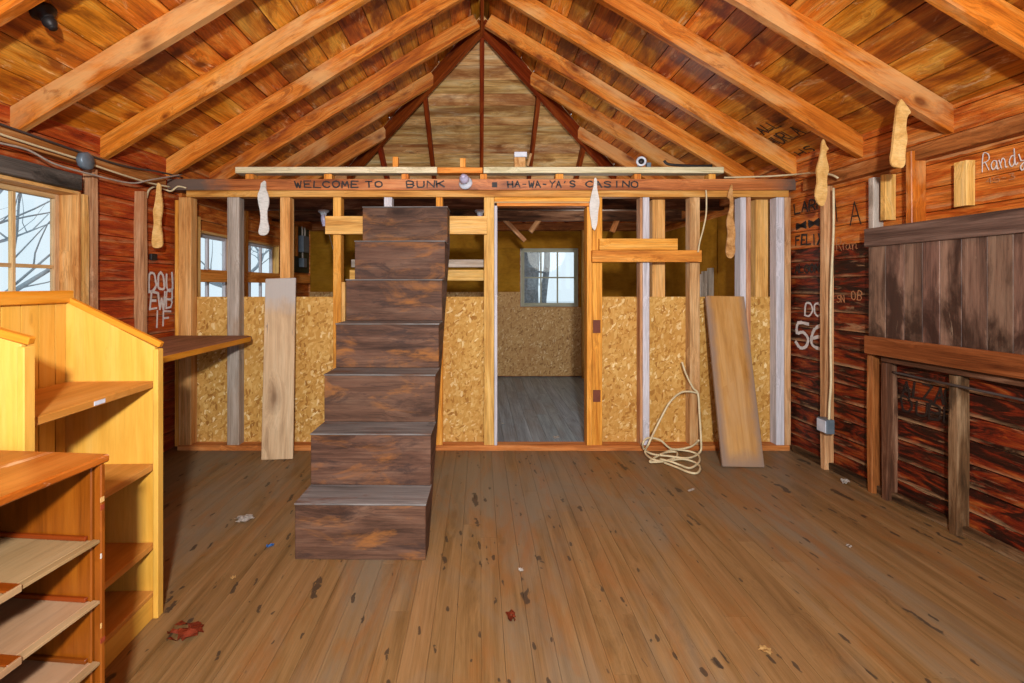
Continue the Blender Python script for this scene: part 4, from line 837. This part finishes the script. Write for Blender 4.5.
# ================================================================== SMALL THINGS ON THE RAIL
ZR = P(0, 166.8, 3.99).z
def onrail(px0, px1, pyt, Ya, Yb): a = P(px0, pyt, Ya); b = P(px1, 166.8, Ya); return a.x, b.x, ZR, a.z
for px0, px1, pyt, lb in ((392.5, 398, 156.5, 'small orange wood block standing on the pale rail above the staircase'), (460, 465.6, 158, 'small orange wood block standing on the rail above the lamp holder')):
    x0, x1, z0, z1 = onrail(px0, px1, pyt, 4.0, 4.0); tag(bx('wood_block', x0, x1, 4.0, 4.05, z0, z1, 'orange_pine', 'Z'), lb, 'block', 'wood blocks on the rail')
tb = thing('small_box', P(520, 166.8, 4.03), 'small tan box with pale blue lid on the rail above the doorway', 'box'); tb.location.z = ZR; ROOT[tb.name] = Matrix.Translation(tb.location)
x0, x1, z0, z1 = onrail(514.3, 525.5, 157, 4.0, 4.08); bx('box', x0, x1, 4.0, 4.07, z0, z1, 'cut_brown', 'Z', tb); bx('lid', x0, x1+0.012, 3.995, 4.075, z1+0.0005, z1+0.042, 'porcelain', 'X', tb)
tag(beam('stick', P(527.5, 166.3, 4.03), P(531, 153.5, 4.03), 0.02, 0.03, 'old_pine', (0, 1, 0)), 'short pale stick leaning beside the small box on the rail', 'stick')
fld = thing('floodlight', P(642, 166.8, 4.03), 'white round floodlight with dark lens lying on the pale rail', 'lamp'); fld.location.z = ZR; ROOT[fld.name] = Matrix.Translation(fld.location)
cY = P(642, 163.6, 4.0); cY.z = ZR+0.045
ax = Vector((-0.15, -1, 0.1)).normalized(); yv = ax.orthogonal().normalized(); fm = frame(yv, ax.cross(yv), ax, cY+Vector((0.0, 0.03, 0)))
lathe('reflector', [(0, -0.07), (0.02, -0.07), (0.025, -0.03), (0.04, 0.02), (0.04, 0.03), (0.026, 0.032), (0.024, 0.02), (0, 0.02)], fm, 'porcelain', fld); lathe('lens', [(0, 0.018), (0.0235, 0.021), (0.022, 0.031), (0.0, 0.034)], fm, 'iron', fld)
bx('socket', cY.x+0.05, cY.x+0.085, 4.03, 4.07, ZR, ZR+0.045, 'metal', 'X', fld)
tag(cable('pipe', [P(664, 160.5, 4.03), P(668, 164, 4.03), P(680, 165.3, 4.02), P(700, 166, 4.01), P(712, 165.5, 4.01)], 0.011, 'iron'), 'dark curved iron rod lying at the right end of the rail', 'rod')

# ================================================================== LITTER ON THE FLOOR
def scrap(px, py, w, d, h, mat, label, seed, name='paper_scrap', group='litter on the floor'):
    R = random.Random(seed); c = fl(px, py, 0.0); bm = bmesh.new(); n = 6
    vs_ = [[bm.verts.new(((i/n-.5)*w+R.uniform(-.1, .1)*w, (j/n-.5)*d+R.uniform(-.1, .1)*d, 0.002+R.random()*h)) for i in range(n+1)] for j in range(n+1)]
    for j in range(n):
        for i in range(n):
            if (i in (0, n-1) and j in (0, n-1)) or R.random() < 0.06: continue
            bm.faces.new((vs_[j][i], vs_[j][i+1], vs_[j+1][i+1], vs_[j+1][i]))
    for v in [v for v in bm.verts if not v.link_faces]: bm.verts.remove(v)
    bmesh.ops.solidify(bm, geom=list(bm.faces), thickness=0.002)
    return tag(link(name, bm, mat, Matrix.Translation(c) @ Matrix.Rotation(R.uniform(0, 1), 4, 'Z')), label, 'litter', group)
scrap(245, 520, 0.10, 0.08, 0.02, 'paper', 'crumpled white paper on the floor left of the stairs', 1)
scrap(186, 634, 0.12, 0.10, 0.025, 'red_paper', 'crumpled red brown wrapper on the floor beside the yellow bookcase', 2)
scrap(270, 547, 0.035, 0.025, 0.012, 'blue_paper', 'small blue scrap on the floor near the lowest stair', 3)
scrap(233, 579, 0.022, 0.018, 0.012, 'tan_paper', 'tiny yellow crumb on the floor below the white paper', 4)
scrap(691, 490.5, 0.06, 0.02, 0.006, 'paper', 'small white strip on the floor in front of the cable coil', 5)
scrap(845, 484, 0.05, 0.04, 0.03, 'paper', 'white lump on the floor against the right wall', 6)
scrap(849, 547, 0.022, 0.018, 0.01, 'paper', 'tiny white chip in the middle of the right floor', 7)
scrap(765, 651, 0.03, 0.04, 0.012, 'tan_paper', 'small tan chip on the floor at the lower right', 8)
scrap(511, 617, 0.035, 0.06, 0.01, 'red_paper', 'small orange leaf on the floor in front of the doorway', 9, 'dry_leaf')
scrap(503, 424, 0.03, 0.03, 0.01, 'paper', 'white chip on the grey floor at the left of the doorway', 10)
scrap(556, 438, 0.05, 0.05, 0.015, 'paper', 'white crumpled scrap on the grey floor just inside the doorway', 11)
scrap(521, 571, 0.02, 0.02, 0.01, 'paper', 'tiny white chip on the floor ahead of the doorway', 12)

# ================================================================== OUTSIDE
bm = bmesh.new(); bbox(bm, -40, 40, -12, 60, -0.75, -0.65)
link('ground', bm, 'snow', kind='structure')
def tree(loc, h, r, seed, label, lean=0.0, spread=1.0, bark='bark'):
    R = random.Random(seed); root = thing('bare_tree', loc, label, 'tree', 'bare trees outside')
    base = Vector(loc); bt = bmesh.new(); bb = bmesh.new()
    pts = [base + Vector((lean*h*(k/8)**1.3+R.uniform(-.03, .03)*h*k/16, R.uniform(-.02, .02)*h*k/16, h*k/8)) for k in range(9)]
    add_tube(bt, pts, [r*(1-0.075*k) for k in range(9)], 9)
    def branch(p, d, L, rr, lev):
        q = [p]; dd = d.copy()
        for k in range(5):
            dd = (dd+Vector((R.uniform(-.3, .3), R.uniform(-.3, .3), R.uniform(-.12, .25)))).normalized(); q.append(q[-1]+dd*L/5)
        add_tube(bb, q, [rr*(1-.15*k) for k in range(6)], 5)
        if lev:
            for k in range(3): branch(q[1+k], (dd+Vector((R.uniform(-1, 1), R.uniform(-1, 1), R.uniform(-.3, .6)))).normalized(), L*.6, rr*.5, lev-1)
    for k in range(11):
        z = R.uniform(0.22, 0.95); i = min(7, int(z*8)); p = pts[i].lerp(pts[i+1], z*8-i); a = R.uniform(0, 6.28)
        branch(p, Vector((math.cos(a), math.sin(a), R.uniform(-.1, .6))).normalized(), h*.28*spread, r*.28, 2)
    link('trunk', bt, bark, None, root, smooth=True); link('branches', bb, bark, None, root, smooth=True)
tree((1.02, 10.0, -0.65), 7.5, 0.20, 4, 'thick forked grey trunk behind the middle of the back room window', 0.0)
tree((1.55, 12.5, -0.65), 6.5, 0.10, 9, 'thin bare tree leaning beyond the back room window', 0.05)
tree((-5.2, 4.9, -0.65), 5.5, 0.11, 11, 'bare branched tree outside the left window', 0.05, 1.5, 'glare_bark')
tree((-5.9, 5.4, -0.65), 6.5, 0.14, 31, 'bare tree with low branches close outside the left window', 0.06, 1.5, 'glare_bark')
tree((-7.2, 6.2, -0.65), 6.0, 0.10, 15, 'bare tree farther off outside the left window', -0.04, 1.4, 'glare_bark')
tree((-4.2, 8.6, -0.65), 6.5, 0.13, 21, 'bare trunk outside the back room left windows', 0.0, 1.0, 'glare_bark')
sd = thing('garden_shed', (1.4, 17.0, -0.65), 'small shed with snowy roof seen through the back room window', 'shed')
bx('wall', 0.9, 1.95, 17, 19, -0.65, 1.36, 'clap', 'Z', sd); prism('roof', [(0.75, 1.3), (1.42, 1.85), (2.1, 1.3)], 2.4, frame((1, 0, 0), (0, 0, 1), (0, -1, 0), (0, 19.2, 0)), 'snow', sd, 0)
